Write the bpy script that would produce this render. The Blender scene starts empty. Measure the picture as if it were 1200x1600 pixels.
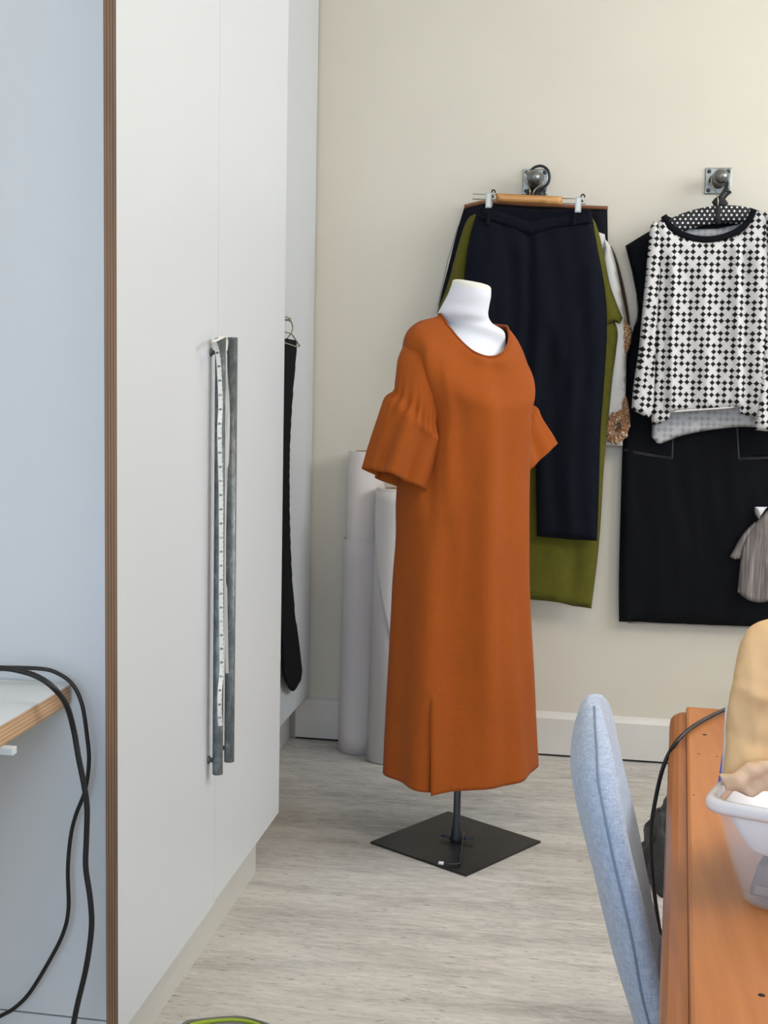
import bpy, bmesh, math, random
import numpy as np
from mathutils import Vector, Matrix
from mathutils.geometry import delaunay_2d_cdt
random.seed(4); np.random.seed(4)
S = bpy.context.scene
COL = S.collection

# ------------------------------------------------------------ camera
F_PX, PITCH, ROLL, YAW, EYE = 1963.3, 0.109944, 0.0214203, -0.1605031, 1.35
FW = Vector((math.sin(YAW)*math.cos(PITCH), math.cos(YAW)*math.cos(PITCH), -math.sin(PITCH)))
R0 = FW.cross(Vector((0, 0, 1))).normalized(); U0 = R0.cross(FW)
RT = R0*math.cos(ROLL) + U0*math.sin(ROLL)
UP = -R0*math.sin(ROLL) + U0*math.cos(ROLL)
EYEP = Vector((0, 0, EYE))
cd = bpy.data.cameras.new('camera'); cam = bpy.data.objects.new('camera', cd); COL.objects.link(cam)
cd.sensor_fit = 'HORIZONTAL'; cd.sensor_width = 36; cd.lens = F_PX*36/1200; cd.clip_start = 0.05
M = Matrix((RT, UP, -FW)).transposed().to_4x4(); M.translation = EYEP
cam.matrix_world = M
S.camera = cam

# ------------------------------------------------------------ light and exposure
S.view_settings.view_transform = 'Standard'; S.view_settings.look = 'None'
S.view_settings.gamma = 1; S.view_settings.use_curve_mapping = False
S.view_settings.exposure = 0.2
w = bpy.data.worlds.new('sky'); S.world = w; w.use_nodes = True
bg = w.node_tree.nodes['Background']; bg.inputs[0].default_value = (.62, .78, 1, 1); bg.inputs[1].default_value = 1.0

def area(name, loc, target, sx, sy, power, col, spread=180):
    l = bpy.data.lights.new(name, 'AREA'); l.shape = 'RECTANGLE'; l.size = sx; l.size_y = sy
    l.energy = power; l.color = col; l.spread = math.radians(spread)
    o = bpy.data.objects.new(name, l); COL.objects.link(o); o.location = loc
    o.rotation_euler = (Vector(target)-Vector(loc)).to_track_quat('-Z', 'Y').to_euler()
    return o
area('daylight_side_window', (2.32, 2.9, 2.45), (-.6, 3.0, 1.1), 2.5, 1.3, 60, (.95, .975, 1))
area('daylight_rear_window', (-.1, -2.5, 2.0), (-.1, 1, 1.5), 2.4, 1.6, 74, (.58, .75, 1))
area('added_warm_fill', (.9, 1.4, 3.40), (.9, 1.4, 0), .9, .9, 24, (1, .86, .66))  # added warm fill from above, no known lamp there

# ------------------------------------------------------------ pixel rays -> points at real depth
def ray(x, y): return FW + RT*((x-600)/F_PX) + UP*((800-y)/F_PX)
def at(x, y, Y): d = ray(x, y); return EYEP + d*(Y/d.y)
def atx(x, y, X): d = ray(x, y); return EYEP + d*(X/d.x)
def atz(x, y, Z): d = ray(x, y); return EYEP + d*((Z-EYE)/d.z)

# ------------------------------------------------------------ materials
def lin(c):
    r = []
    for v in c:
        v /= 255.0
        r.append(v/12.92 if v <= .04045 else ((v+.055)/1.055)**2.4)
    return (*r, 1)
class NT:
    def __init__(s, name, rough=.6, metal=0, spec=.5):
        s.m = bpy.data.materials.new(name); s.m.use_nodes = True
        s.n = s.m.node_tree.nodes; s.l = s.m.node_tree.links
        s.b = s.n['Principled BSDF']; s.b.inputs['Roughness'].default_value = rough
        s.b.inputs['Metallic'].default_value = metal; s.b.inputs['Specular IOR Level'].default_value = spec
    def node(s, t, **k):
        x = s.n.new(t)
        for a, v in k.items(): setattr(x, a, v)
        return x
    def link(s, a, b): s.l.new(a, b)
    def coord(s, scale=(1, 1, 1), rot=(0, 0, 0)):
        tc = s.node('ShaderNodeTexCoord'); mp = s.node('ShaderNodeMapping')
        mp.inputs['Scale'].default_value = scale; mp.inputs['Rotation'].default_value = rot
        s.link(tc.outputs['Object'], mp.inputs[0]); return mp.outputs[0]
    def noise(s, scale, vec=None, detail=4, rough=.55, dist=0):
        x = s.node('ShaderNodeTexNoise'); x.inputs['Scale'].default_value = scale
        x.inputs['Detail'].default_value = detail; x.inputs['Roughness'].default_value = rough
        x.inputs['Distortion'].default_value = dist
        if vec is not None: s.link(vec, x.inputs['Vector'])
        return x.outputs['Fac']
    def ramp(s, fac, stops):
        x = s.node('ShaderNodeValToRGB'); e = x.color_ramp.elements
        while len(e) < len(stops): e.new(.5)
        for i, (p, c) in enumerate(stops): e[i].position = p; e[i].color = c
        s.link(fac, x.inputs[0]); return x.outputs[0]
    def math(s, op, a, b=None):
        x = s.node('ShaderNodeMath', operation=op)
        for i, v in enumerate((a, b)):
            if v is None: continue
            if isinstance(v, (int, float)): x.inputs[i].default_value = v
            else: s.link(v, x.inputs[i])
        return x.outputs[0]
    def mix(s, fac, a, b, mode='MIX'):
        x = s.node('ShaderNodeMix', data_type='RGBA', blend_type=mode)
        for i, v in ((0, fac), (6, a), (7, b)):
            if isinstance(v, (int, float)): x.inputs[i].default_value = v
            elif isinstance(v, tuple): x.inputs[i].default_value = v
            else: s.link(v, x.inputs[i])
        return x.outputs[2]
    def col(s, c):
        if isinstance(c, tuple): s.b.inputs['Base Color'].default_value = c
        else: s.link(c, s.b.inputs['Base Color'])
    def bump(s, h, strength=.2, dist=.01):
        x = s.node('ShaderNodeBump'); x.inputs['Strength'].default_value = strength; x.inputs['Distance'].default_value = dist
        s.link(h, x.inputs['Height']); s.link(x.outputs[0], s.b.inputs['Normal'])
def sc(c, k): return tuple(min(1, v*k) for v in c[:3]) + (1,)

def plain(name, rgb, rough=.5, metal=0, var=.06, nscale=6, bump=0, bscale=200, spec=.5):
    t = NT(name, rough, metal, spec); c = lin(rgb); v = t.coord()
    t.col(t.ramp(t.noise(nscale, v), [(.3, sc(c, 1-var)), (.7, sc(c, 1+var))]))
    if bump: t.bump(t.noise(bscale, v, 3), bump, .002)
    return t.m
def cloth(name, rgb, weave=600, var=.10, rough=.85, bump=.25, big=9, sheen=.15, stretch=(1, 1, .08)):
    t = NT(name, rough, 0, .2); c = lin(rgb); v = t.coord()
    a = t.noise(weave, t.coord(stretch), 2); b2 = t.noise(weave, t.coord((.08, .08, 1)), 2)
    wv = t.math('ADD', t.math('MULTIPLY', a, .5), t.math('MULTIPLY', b2, .5))
    f = t.math('ADD', t.math('MULTIPLY', wv, .7), t.math('MULTIPLY', t.noise(big, v, 3), .3))
    t.col(t.ramp(f, [(.32, sc(c, 1-var*1.6)), (.68, sc(c, 1+var*1.6))]))
    t.b.inputs['Sheen Weight'].default_value = sheen
    if bump: t.bump(wv, bump, .001)
    return t.m
def wood(name, c1, c2, axis='Y', scale=14, rough=.45, knots=False):
    t = NT(name, rough); st = {'X': (.06, 1, 1), 'Y': (1, .06, 1), 'Z': (1, 1, .06)}[axis]
    v = t.coord(st)
    f = t.noise(scale, v, 6, .6, 1.2)
    g = t.noise(scale*9, v, 3, .6)
    f = t.math('ADD', t.math('MULTIPLY', f, .8), t.math('MULTIPLY', g, .2))
    t.col(t.ramp(f, [(.32, lin(c1)), (.5, lin(tuple((a+b)/2 for a, b in zip(c1, c2)))), (.68, lin(c2))]))
    t.bump(g, .05, .001)
    return t.m

m_wall = plain('cream wall paint', (221, 214, 199), .75, var=.02, nscale=3, bump=.06, bscale=90)
m_ceil = plain('ceiling paint', (238, 230, 212), .8, var=.02)
m_lam = plain('white laminate', (207, 211, 214), .42, var=.012, nscale=2)
m_kick = plain('pale grey kickboard', (204, 202, 194), .55, var=.02)
m_skirt = plain('white gloss skirting paint', (222, 218, 212), .35, var=.03)
m_gap = plain('gap shade and knot dark', (28, 24, 24), .9)  # near black for the shade under the skirting and for large table knots
def galvanised():
    t = NT('galvanised steel', .45, .6); v = t.coord((1, 1, .45))
    c = t.ramp(t.noise(70, v, 5, .7, .5), [(.34, lin((84, 90, 93))), (.52, lin((108, 115, 118))), (.64, lin((128, 135, 137))), (.74, lin((176, 182, 184)))])
    t.col(c); return t.m
m_steel = galvanised()
m_wire = plain('bright steel wire', (172, 164, 148), .34, 1, var=.1)
m_zinc = plain('zinc cast plate', (150, 152, 148), .38, .8, var=.2, nscale=40)
m_ball = plain('dull steel ball', (120, 122, 120), .32, .85, var=.15, nscale=30)
m_black = plain('black rubber', (14, 14, 16), .45, var=.2)
m_blackpl = plain('matt black plastic', (22, 22, 24), .4, var=.2)
m_form = cloth('white jersey cover', (222, 224, 230), 900, .02, .8, .1)
m_formcap = cloth('cream cap cover', (226, 224, 214), 900, .03, .8, .1)
m_base = plain('blackened steel plate', (50, 50, 50), .34, .55, var=.22, nscale=9, bump=.03)
m_pole = plain('gun grey pole', (78, 84, 92), .3, .8, var=.15)
m_dress = cloth('rust linen', (153, 75, 21), 420, .07, .9, .35, 7, .03)
m_dressb = cloth('rust linen binding', (142, 68, 20), 420, .06, .9, .35, 7, .1)
m_navy = cloth('navy denim', (9, 13, 25), 500, .22, .9, .3, 12, .0)
m_navyd = cloth('dark indigo denim', (8, 10, 16), 500, .25, .9, .3, 12, .0)
m_navys = cloth('dark navy skirt cloth', (19, 20, 28), 500, .25, .9, .3, 12, .0)
m_olive = cloth('olive linen', (92, 90, 28), 420, .12, .9, .35, 10, .03)
m_white = cloth('white cotton', (224, 223, 220), 500, .03, .9, .2)
m_brown = cloth('brown leather binding', (132, 84, 56), 200, .12, .6, .1)
m_dkbrown = cloth('dark brown band', (58, 42, 32), 200, .12, .7, .1)
m_stitch = plain('pale thread', (92, 92, 96), .8)
m_greythread = plain('frayed grey thread', (120, 118, 118), .9)
m_greyin = None
m_striped = None
m_chair = None
m_paper = plain('off white paper roll', (214, 206, 202), .7, var=.02, nscale=3)
m_paper2 = plain('white paper sheet', (226, 220, 214), .7, var=.02, nscale=3)
m_core = plain('cardboard core', (150, 118, 90), .8)
m_bag = plain('brown kraft paper', (218, 180, 134), .7, var=.06, nscale=14, bump=.3, bscale=45)
m_bag2 = plain('pale inner kraft paper', (222, 188, 158), .7, var=.08, nscale=20, bump=.3, bscale=45)
m_darkcloth = cloth('charcoal fleece', (62, 64, 66), 300, .2, .95, .4)
m_blue = plain('violet blue plastic', (78, 76, 190), .35)
m_greycase = plain('dark grey moulded plastic', (70, 70, 76), .5)
m_red = plain('raspberry plastic', (190, 50, 90), .4)
m_traywhite = plain('white card', (228, 226, 230), .5)
m_sash = cloth('black felt', (10, 11, 16), 300, .2, .95, .2, 9, 0)
m_hook = plain('black twill tape', (30, 30, 32), .8)
m_hangwood = wood('honey hanger wood', (186, 128, 70), (220, 166, 104), 'X', 40, .4)
m_pine = wood('varnished pine', (162, 96, 50), (204, 136, 80), 'Y', 9, .36)
m_pinedk = wood('darker pine edge', (140, 84, 46), (180, 116, 70), 'Y', 9, .36)
m_screw = plain('dark screw head', (70, 70, 70), .4, .8)
m_green = plain('lime green cord', (150, 170, 40), .5)
m_greycord = plain('grey cord', (110, 108, 100), .5)
m_socket = plain('ivory socket plate', (205, 200, 190), .4)
m_tick = plain('black print', (20, 20, 20), .7)
m_tape = plain('white tape', (232, 230, 222), .55, var=.03)
m_ticktop = m_tick
m_leg = wood('chair leg wood', (120, 80, 45), (150, 104, 62), 'Z', 12, .5)

def make_ply(name, axis, c1=(118, 86, 62), c2=(156, 120, 88), layer=.0026, grain=(60, 60, 3)):
    t = NT(name, .6); tc = t.node('ShaderNodeTexCoord'); sp = t.node('ShaderNodeSeparateXYZ')
    t.link(tc.outputs['Object'], sp.inputs[0])
    p = t.math('DIVIDE', sp.outputs[axis], layer*2)
    fr = t.math('FRACT', p)
    s = t.math('GREATER_THAN', fr, .5)
    g = t.noise(1, t.coord(grain), 4)
    ca = t.ramp(g, [(.3, lin(tuple(v*.82 for v in c1))), (.7, lin(c1))])
    cb = t.ramp(g, [(.3, lin(tuple(v*.86 for v in c2))), (.7, lin(c2))])
    t.col(t.mix(s, ca, cb)); return t.m
m_plyv = make_ply('plywood edge upright', 0)
m_plyh = make_ply('plywood edge flat', 2, (188, 148, 112), (208, 172, 134), .0034, (60, 5, 60))

def floor_mat():
    t = NT('travertine streaked floor', .5)
    v = t.coord((1.2, 9, 1)); v2 = t.coord((5, 26, 1)); v3 = t.coord((14, 90, 1))
    f = t.math('ADD', t.math('MULTIPLY', t.noise(1.3, v, 5, .6, .6), .5), t.math('MULTIPLY', t.noise(3, v2, 5, .65, .4), .5))
    c = t.ramp(f, [(.32, lin((140, 136, 131))), (.45, lin((180, 176, 171))), (.56, lin((203, 199, 193))), (.70, lin((222, 218, 211)))])
    pat = t.noise(1.1, t.coord((1, 1.4, 1)), 3)
    c = t.mix(t.ramp(pat, [(.42, (0, 0, 0, 1)), (.62, (.35, .35, .35, 1))]), c, lin((208, 201, 188)))
    sp = t.noise(2.2, v3, 3, .6)
    c = t.mix(t.ramp(sp, [(.60, (0, 0, 0, 1)), (.72, (.75, .75, .75, 1))]), c, lin((118, 110, 102)))
    pale = t.noise(3.1, t.coord((9, 60, 1)), 3, .6)
    c = t.mix(t.ramp(pale, [(.62, (0, 0, 0, 1)), (.75, (.6, .6, .6, 1))]), c, lin((236, 231, 222)))
    pits = t.noise(3, t.coord((8, 46, 1)), 2, .5)
    c = t.mix(t.ramp(pits, [(.70, (0, 0, 0, 1)), (.74, (.8, .8, .8, 1))]), c, lin((78, 70, 64)))
    t.col(c); t.bump(f, .05, .002); return t.m
m_floor = floor_mat()

def diamonds(name='black diamonds on white jersey', pitch=.0202, inverse=False, strength=1.0, bgc=(213, 211, 209)):
    t = NT(name, .9, 0, .2); tc = t.node('ShaderNodeTexCoord'); sp = t.node('ShaderNodeSeparateXYZ')
    t.link(tc.outputs['UV'], sp.inputs[0])
    u = t.math('DIVIDE', sp.outputs[0], pitch); v = t.math('DIVIDE', sp.outputs[1], pitch)
    iu = t.math('FLOOR', u); iv = t.math('FLOOR', v)
    fu = t.math('ABSOLUTE', t.math('SUBTRACT', t.math('SUBTRACT', u, iu), .5))
    fv = t.math('ABSOLUTE', t.math('SUBTRACT', t.math('SUBTRACT', v, iv), .5))
    d = t.math('LESS_THAN', t.math('ADD', fu, fv), .435)
    link = t.math('LESS_THAN', t.math('MINIMUM', fu, fv), .028)
    ink = t.math('MAXIMUM', d, link)
    k = t.math('FLOORED_MODULO', t.math('ADD', iu, t.math('MULTIPLY', iv, 2)), 5)
    keep = t.math('GREATER_THAN', k, .5)
    ink = t.math('MULTIPLY', t.math('MULTIPLY', ink, keep), strength)
    t.col(t.mix(ink, lin(bgc), lin((34, 32, 32))))
    t.bump(t.noise(900, t.coord(), 2), .1, .001)
    return t.m
m_diam = diamonds()
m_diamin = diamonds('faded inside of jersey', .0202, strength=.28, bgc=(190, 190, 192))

def dots():
    t = NT('white dots on black satin', .6); tc = t.node('ShaderNodeTexCoord'); sp = t.node('ShaderNodeSeparateXYZ')
    t.link(tc.outputs['Object'], sp.inputs[0]); p = .0172
    v = t.math('DIVIDE', sp.outputs[2], p*.75); iv = t.math('FLOOR', v)
    u = t.math('ADD', t.math('DIVIDE', sp.outputs[0], p), t.math('MULTIPLY', iv, .5))
    fu = t.math('MULTIPLY', t.math('SUBTRACT', t.math('FRACT', u), .5), 1.0)
    fv = t.math('MULTIPLY', t.math('SUBTRACT', t.math('FRACT', v), .5), .75)
    r = t.math('SQRT', t.math('ADD', t.math('MULTIPLY', fu, fu), t.math('MULTIPLY', fv, fv)))
    t.col(t.mix(t.math('LESS_THAN', r, .2), lin((20, 20, 26)), lin((232, 232, 232)))); return t.m
m_dots = dots()

def floral():
    t = NT('brown floral print', .9); v = t.coord()
    vo = t.node('ShaderNodeTexVoronoi'); vo.inputs['Scale'].default_value = 120; t.link(v, vo.inputs['Vector'])
    c = t.ramp(vo.outputs['Distance'], [(.08, lin((226, 218, 204))), (.3, lin((196, 166, 130))), (.5, lin((134, 92, 58))), (.62, lin((92, 60, 38))), (.8, lin((220, 208, 188)))])
    c = t.mix(t.ramp(t.noise(60, v, 3), [(.45, (0, 0, 0, 1)), (.55, (.8, .8, .8, 1))]), c, lin((146, 98, 56)))
    t.col(c); return t.m
m_floral = floral()

def striped():
    t = NT('grey pinstriped cotton', .9); v = t.coord((160, 1, 6))
    c = t.ramp(t.noise(1, v, 2), [(.35, lin((104, 97, 95))), (.6, lin((136, 128, 124))), (.70, lin((168, 160, 154)))])
    t.col(c); return t.m
m_striped = striped()

def chairfab():
    t = NT('blue grey marled tweed', .9, 0, .2); v = t.coord()
    a = t.noise(420, t.coord((1, 1, .2)), 2); b = t.noise(420, t.coord((.2, .2, 1)), 2)
    f = t.math('ADD', t.math('MULTIPLY', t.math('ADD', a, b), .42), t.math('MULTIPLY', t.noise(60, v, 3), .16))
    t.col(t.ramp(f, [(.32, lin((142, 156, 178))), (.5, lin((168, 181, 203))), (.68, lin((192, 202, 220)))]))
    t.bump(f, .35, .002); t.b.inputs['Sheen Weight'].default_value = .2
    return t.m
m_chair = chairfab()
m_seam = plain('dark blue grey seam', (124, 136, 156), .9)

def tubplastic():
    t = NT('frosted clear plastic', .16, 0, .5)
    t.b.inputs['Base Color'].default_value = (.90, .90, .93, 1)
    t.b.inputs['Alpha'].default_value = .16
    t.b.inputs['Roughness'].default_value = .2
    return t.m
m_tub = tubplastic()
def rimplastic():
    t = NT('milky plastic rim', .25); t.b.inputs['Base Color'].default_value = (.82, .82, .86, 1); t.b.inputs['Alpha'].default_value = .72
    return t.m
m_rim = rimplastic()
def pane():
    t = NT('window glass', .02); t.b.inputs['Transmission Weight'].default_value = 1; t.b.inputs['IOR'].default_value = 1.01
    return t.m
m_pane = pane()

# ------------------------------------------------------------ mesh helpers
class MB:
    def __init__(s): s.v = []; s.f = []; s.mi = []; s.sm = []
    def add(s, vs, fs, mi=0, smooth=False):
        o = len(s.v); s.v += [tuple(x) for x in vs]
        for f in fs: s.f.append(tuple(i+o for i in f)); s.mi.append(mi); s.sm.append(smooth)
        return s
    def box(s, x0, x1, y0, y1, z0, z1, mi=0, ymi=None):
        v = [(x, y, z) for x in (x0, x1) for y in (y0, y1) for z in (z0, z1)]
        fs = [(0, 1, 3, 2), (4, 6, 7, 5), (0, 4, 5, 1), (2, 3, 7, 6), (0, 2, 6, 4), (1, 5, 7, 3)]
        o = len(s.v); s.v += v
        for k, f in enumerate(fs):
            s.f.append(tuple(i+o for i in f)); s.sm.append(False)
            s.mi.append(mi if ymi is None or k < 2 else ymi)
        return s
    def obox(s, c, ax, ay, az, mi=0):
        c = Vector(c); ax, ay, az = Vector(ax), Vector(ay), Vector(az)
        v = [c+ax*i+ay*j+az*k for i in (-1, 1) for j in (-1, 1) for k in (-1, 1)]
        return s.add(v, [(0, 1, 3, 2), (4, 6, 7, 5), (0, 4, 5, 1), (2, 3, 7, 6), (0, 2, 6, 4), (1, 5, 7, 3)], mi)
    def loft(s, rings, cap0=True, cap1=True, closed=True, mi=0, smooth=True):
        n = len(rings[0]); o = len(s.v)
        for r in rings: s.v += [tuple(p) for p in r]
        for i in range(len(rings)-1):
            for j in range(n if closed else n-1):
                k = (j+1) % n
                s.f.append((o+i*n+j, o+i*n+k, o+(i+1)*n+k, o+(i+1)*n+j)); s.mi.append(mi); s.sm.append(smooth)
        if closed and cap0: s.f.append(tuple(o+j for j in reversed(range(n)))); s.mi.append(mi); s.sm.append(False)
        if closed and cap1: s.f.append(tuple(o+(len(rings)-1)*n+j for j in range(n))); s.mi.append(mi); s.sm.append(False)
        return s
    def tube(s, path, r, n=8, mi=0, flat=None, up=None, caps=True):
        """sweep an ellipse along a path; r number or list; flat = ratio of second axis; up = preferred first axis"""
        P = [Vector(p) for p in path]; rings = []
        prev = None
        for i, p in enumerate(P):
            t = (P[min(i+1, len(P)-1)]-P[max(i-1, 0)]).normalized()
            if up is not None: a = Vector(up) - t*Vector(up).dot(t)
            elif prev is None:
                a = Vector((0, 0, 1)) if abs(t.z) < .9 else Vector((1, 0, 0)); a = a - t*a.dot(t)
            else: a = prev - t*prev.dot(t)
            a.normalize(); prev = a; b = t.cross(a)
            rr = r[i] if isinstance(r, (list, tuple)) else r
            fb = flat if flat is not None else 1
            rings.append([p + a*(rr*math.cos(q)) + b*(rr*fb*math.sin(q)) for q in [2*math.pi*k/n for k in range(n)]])
        return s.loft(rings, caps, caps, True, mi)
    def lathe(s, c, axis, prof, n=20, mi=0):
        axis = Vector(axis).normalized(); a = axis.orthogonal().normalized(); b = axis.cross(a); c = Vector(c)
        rings = [[c + axis*h + a*(r*math.cos(2*math.pi*k/n)) + b*(r*math.sin(2*math.pi*k/n)) for k in range(n)] for r, h in prof]
        return s.loft(rings, True, True, True, mi)

def cr(pts, sub=6, closed=False):
    """Catmull-Rom through points"""
    P = [np.array(p, float) for p in pts]; n = len(P); out = []
    rng = range(n if closed else n-1)
    for i in rng:
        if closed: a, b, c, d = P[(i-1) % n], P[i], P[(i+1) % n], P[(i+2) % n]
        else: a, b, c, d = P[max(i-1, 0)], P[i], P[i+1], P[min(i+2, n-1)]
        for k in range(sub):
            t = k/sub
            out.append(.5*(2*b + (c-a)*t + (2*a-5*b+4*c-d)*t*t + (3*b-a-3*c+d)*t**3))
    if not closed: out.append(P[-1])
    return out
def crv(pts, sub=6, closed=False): return [Vector(p) for p in cr(pts, sub, closed)]

def smooth_poly(pts, sub=5, sharp=38):
    """round a closed outline, keeping its sharp corners"""
    P = [np.array(p, float) for p in pts]; n = len(P); out = []
    def corner(i):
        a, b = P[i]-P[i-1], P[(i+1) % n]-P[i]
        ang = abs(math.degrees(math.atan2(a[0]*b[1]-a[1]*b[0], a@b))); return ang > sharp
    T = []
    for i in range(n):
        T.append(None if corner(i) else (P[(i+1) % n]-P[i-1])*.5)
    for i in range(n):
        j = (i+1) % n; b, c = P[i], P[j]
        m0 = T[i] if T[i] is not None else (c-b)
        m1 = T[j] if T[j] is not None else (c-b)
        L = np.linalg.norm(c-b)
        for m in (m0, m1):
            q = np.linalg.norm(m)
            if q > 1.3*L: m *= 1.3*L/q
        for k in range(sub):
            t = k/sub
            out.append((2*t**3-3*t*t+1)*b+(t**3-2*t*t+t)*m0+(-2*t**3+3*t*t)*c+(t**3-t*t)*m1)
    return np.array(out)

def seg_dist(Q, A):
    """distance of points Q (n,2) to polyline A (m,2)"""
    d = np.full(len(Q), 1e9)
    for a, b in zip(A[:-1], A[1:]):
        ab = b-a; t = np.clip(((Q-a)@ab)/(ab@ab+1e-12), 0, 1)
        d = np.minimum(d, np.linalg.norm(Q-(a+t[:, None]*ab), axis=1))
    return d
def inside(Q, P):
    x, y = Q[:, 0], Q[:, 1]; c = np.zeros(len(Q), bool); n = len(P)
    for i in range(n):
        x0, y0 = P[i]; x1, y1 = P[(i+1) % n]
        if y0 == y1: continue
        m = ((y0 > y) != (y1 > y)) & (x < (x1-x0)*(y-y0)/(y1-y0)+x0); c ^= m
    return c

def pillow(mb, poly, to3, tf=.012, tb=.008, folds=None, res=.012, soft=.03, mi=0, both=True, uv=None):
    """a filled cloth outline with a swelling front and back; poly in surface coordinates (u,v); to3(u,v,n) -> world"""
    P = np.array(poly, float)
    # resample the outline
    out = []
    for a, b in zip(P, np.roll(P, -1, 0)):
        L = np.linalg.norm(b-a)
        k = max(1, int(L/res))
        for i in range(k): out.append(a+(b-a)*i/k)
    P = np.array(out); nb = len(P)
    lo, hi = P.min(0), P.max(0)
    gx = np.arange(lo[0]+res/2, hi[0], res); gy = np.arange(lo[1]+res/2, hi[1], res)
    G = np.array([(x+(.5*res if j % 2 else 0), y) for j, y in enumerate(gy) for x in gx])
    closed = np.vstack([P, P[:1]])
    if len(G):
        G = G[inside(G, P)]
        if len(G): G = G[seg_dist(G, closed) > res*.45]
    A = np.vstack([P, G]) if len(G) else P
    vs, es, fs, *_ = delaunay_2d_cdt([Vector(p) for p in A], [(i, (i+1) % nb) for i in range(nb)], [], 1, 1e-7)
    V = np.array([tuple(v) for v in vs]); e0 = seg_dist(V, closed) < 1e-6
    ext = [V[list(f)].mean(0) for f in fs if all(e0[i] for i in f)]
    if ext:
        A = np.vstack([V, ext])
        vs, es, fs, *_ = delaunay_2d_cdt([Vector(p) for p in A], [(i, (i+1) % nb) for i in range(nb)], [], 1, 1e-7)
        V = np.array([tuple(v) for v in vs])
    d = seg_dist(V, closed); d[d < 1e-6] = 0
    g = np.sqrt(np.clip(1-(1-np.clip(d/soft, 0, 1))**2, 0, 1))
    fo = folds(V) if folds is not None else np.zeros(len(V))
    base = len(mb.v)
    front = [to3(p[0], p[1], tf*k+f) for p, k, f in zip(V, g, fo)]
    edge = d < 1e-6
    mb.add(front, [], mi); idxb = {}
    cur = len(mb.v)
    for i, (p, k, f) in enumerate(zip(V, g, fo)):
        if edge[i]: idxb[i] = base+i
        else: idxb[i] = cur; mb.v.append(tuple(to3(p[0], p[1], -tb*k+f))); cur += 1
    a0, b0, c0 = (Vector(front[i]) for i in fs[0])
    nrm = (b0-a0).cross(c0-a0); dirn = Vector(to3(V[0][0], V[0][1], 1))-Vector(to3(V[0][0], V[0][1], 0))
    flip = nrm.dot(dirn) < 0
    for f in fs:
        q = tuple(reversed(f)) if flip else tuple(f)
        mb.f.append(tuple(base+i for i in q)); mb.mi.append(mi); mb.sm.append(True)
        if both:
            r = tuple(idxb[i] for i in reversed(q))
            mb.f.append(r); mb.mi.append(mi); mb.sm.append(True)
    return mb

def bmat(*ms): return list(ms)
def world_loc(o):
    p = Vector((0, 0, 0))
    while o is not None: p += o.location; o = o.parent
    return p
def obj(name, mb, mats, parent=None, bevel=0, solid=0, subsurf=0, merge=False, uvscale=None):
    me = bpy.data.meshes.new(name)
    V = [Vector(v) for v in mb.v]
    if parent is None:
        xs = [v.x for v in V]; ys = [v.y for v in V]; zs = [v.z for v in V]
        loc = Vector(((min(xs)+max(xs))/2, (min(ys)+max(ys))/2, min(zs))); off = loc
    else: loc = Vector((0, 0, 0)); off = world_loc(parent)
    me.from_pydata([tuple(v-off) for v in V], [], mb.f)
    for m in (mats if isinstance(mats, list) else [mats]): me.materials.append(m)
    for p, mi, sm in zip(me.polygons, mb.mi, mb.sm): p.material_index = mi; p.use_smooth = sm
    if merge:
        b = bmesh.new(); b.from_mesh(me); bmesh.ops.remove_doubles(b, verts=b.verts, dist=1e-5)
        bmesh.ops.recalc_face_normals(b, faces=b.faces); b.to_mesh(me); b.free()
    me.update()
    o = bpy.data.objects.new(name, me); COL.objects.link(o); o.location = loc
    if parent is not None: o.parent = parent
    if solid:
        s = o.modifiers.new('cloth', 'SOLIDIFY'); s.thickness = solid; s.offset = -1
    if bevel:
        s = o.modifiers.new('edge', 'BEVEL'); s.width = bevel; s.segments = 2; s.limit_method = 'ANGLE'; s.angle_limit = .7
    if subsurf:
        s = o.modifiers.new('round', 'SUBSURF'); s.levels = subsurf; s.render_levels = subsurf
    return o
def planar_uv(o, U, V):
    """flat pattern coordinates in metres"""
    me = o.data; l = me.uv_layers.new(name='print')
    off = world_loc(o); U, V = Vector(U), Vector(V)
    for lp in me.loops:
        p = me.vertices[lp.vertex_index].co + off; l.data[lp.index].uv = (p.dot(U)+10, p.dot(V)+10)
def thing(name, label, cat, loc, group=None):
    o = bpy.data.objects.new(name, None); COL.objects.link(o); o.location = loc; o.empty_display_size = .1
    return tag(o, label, cat, group)
def tag(o, label, cat, group=None):
    o['label'] = label; o['category'] = cat
    if group: o['group'] = group
    return o
def struct(name, mb, mats, parent=None, **k):
    o = obj(name, mb, mats, parent, **k)
    if parent is None: o['kind'] = 'structure'
    return o
def B(*a, **k): return MB().box(*a, **k)

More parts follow.
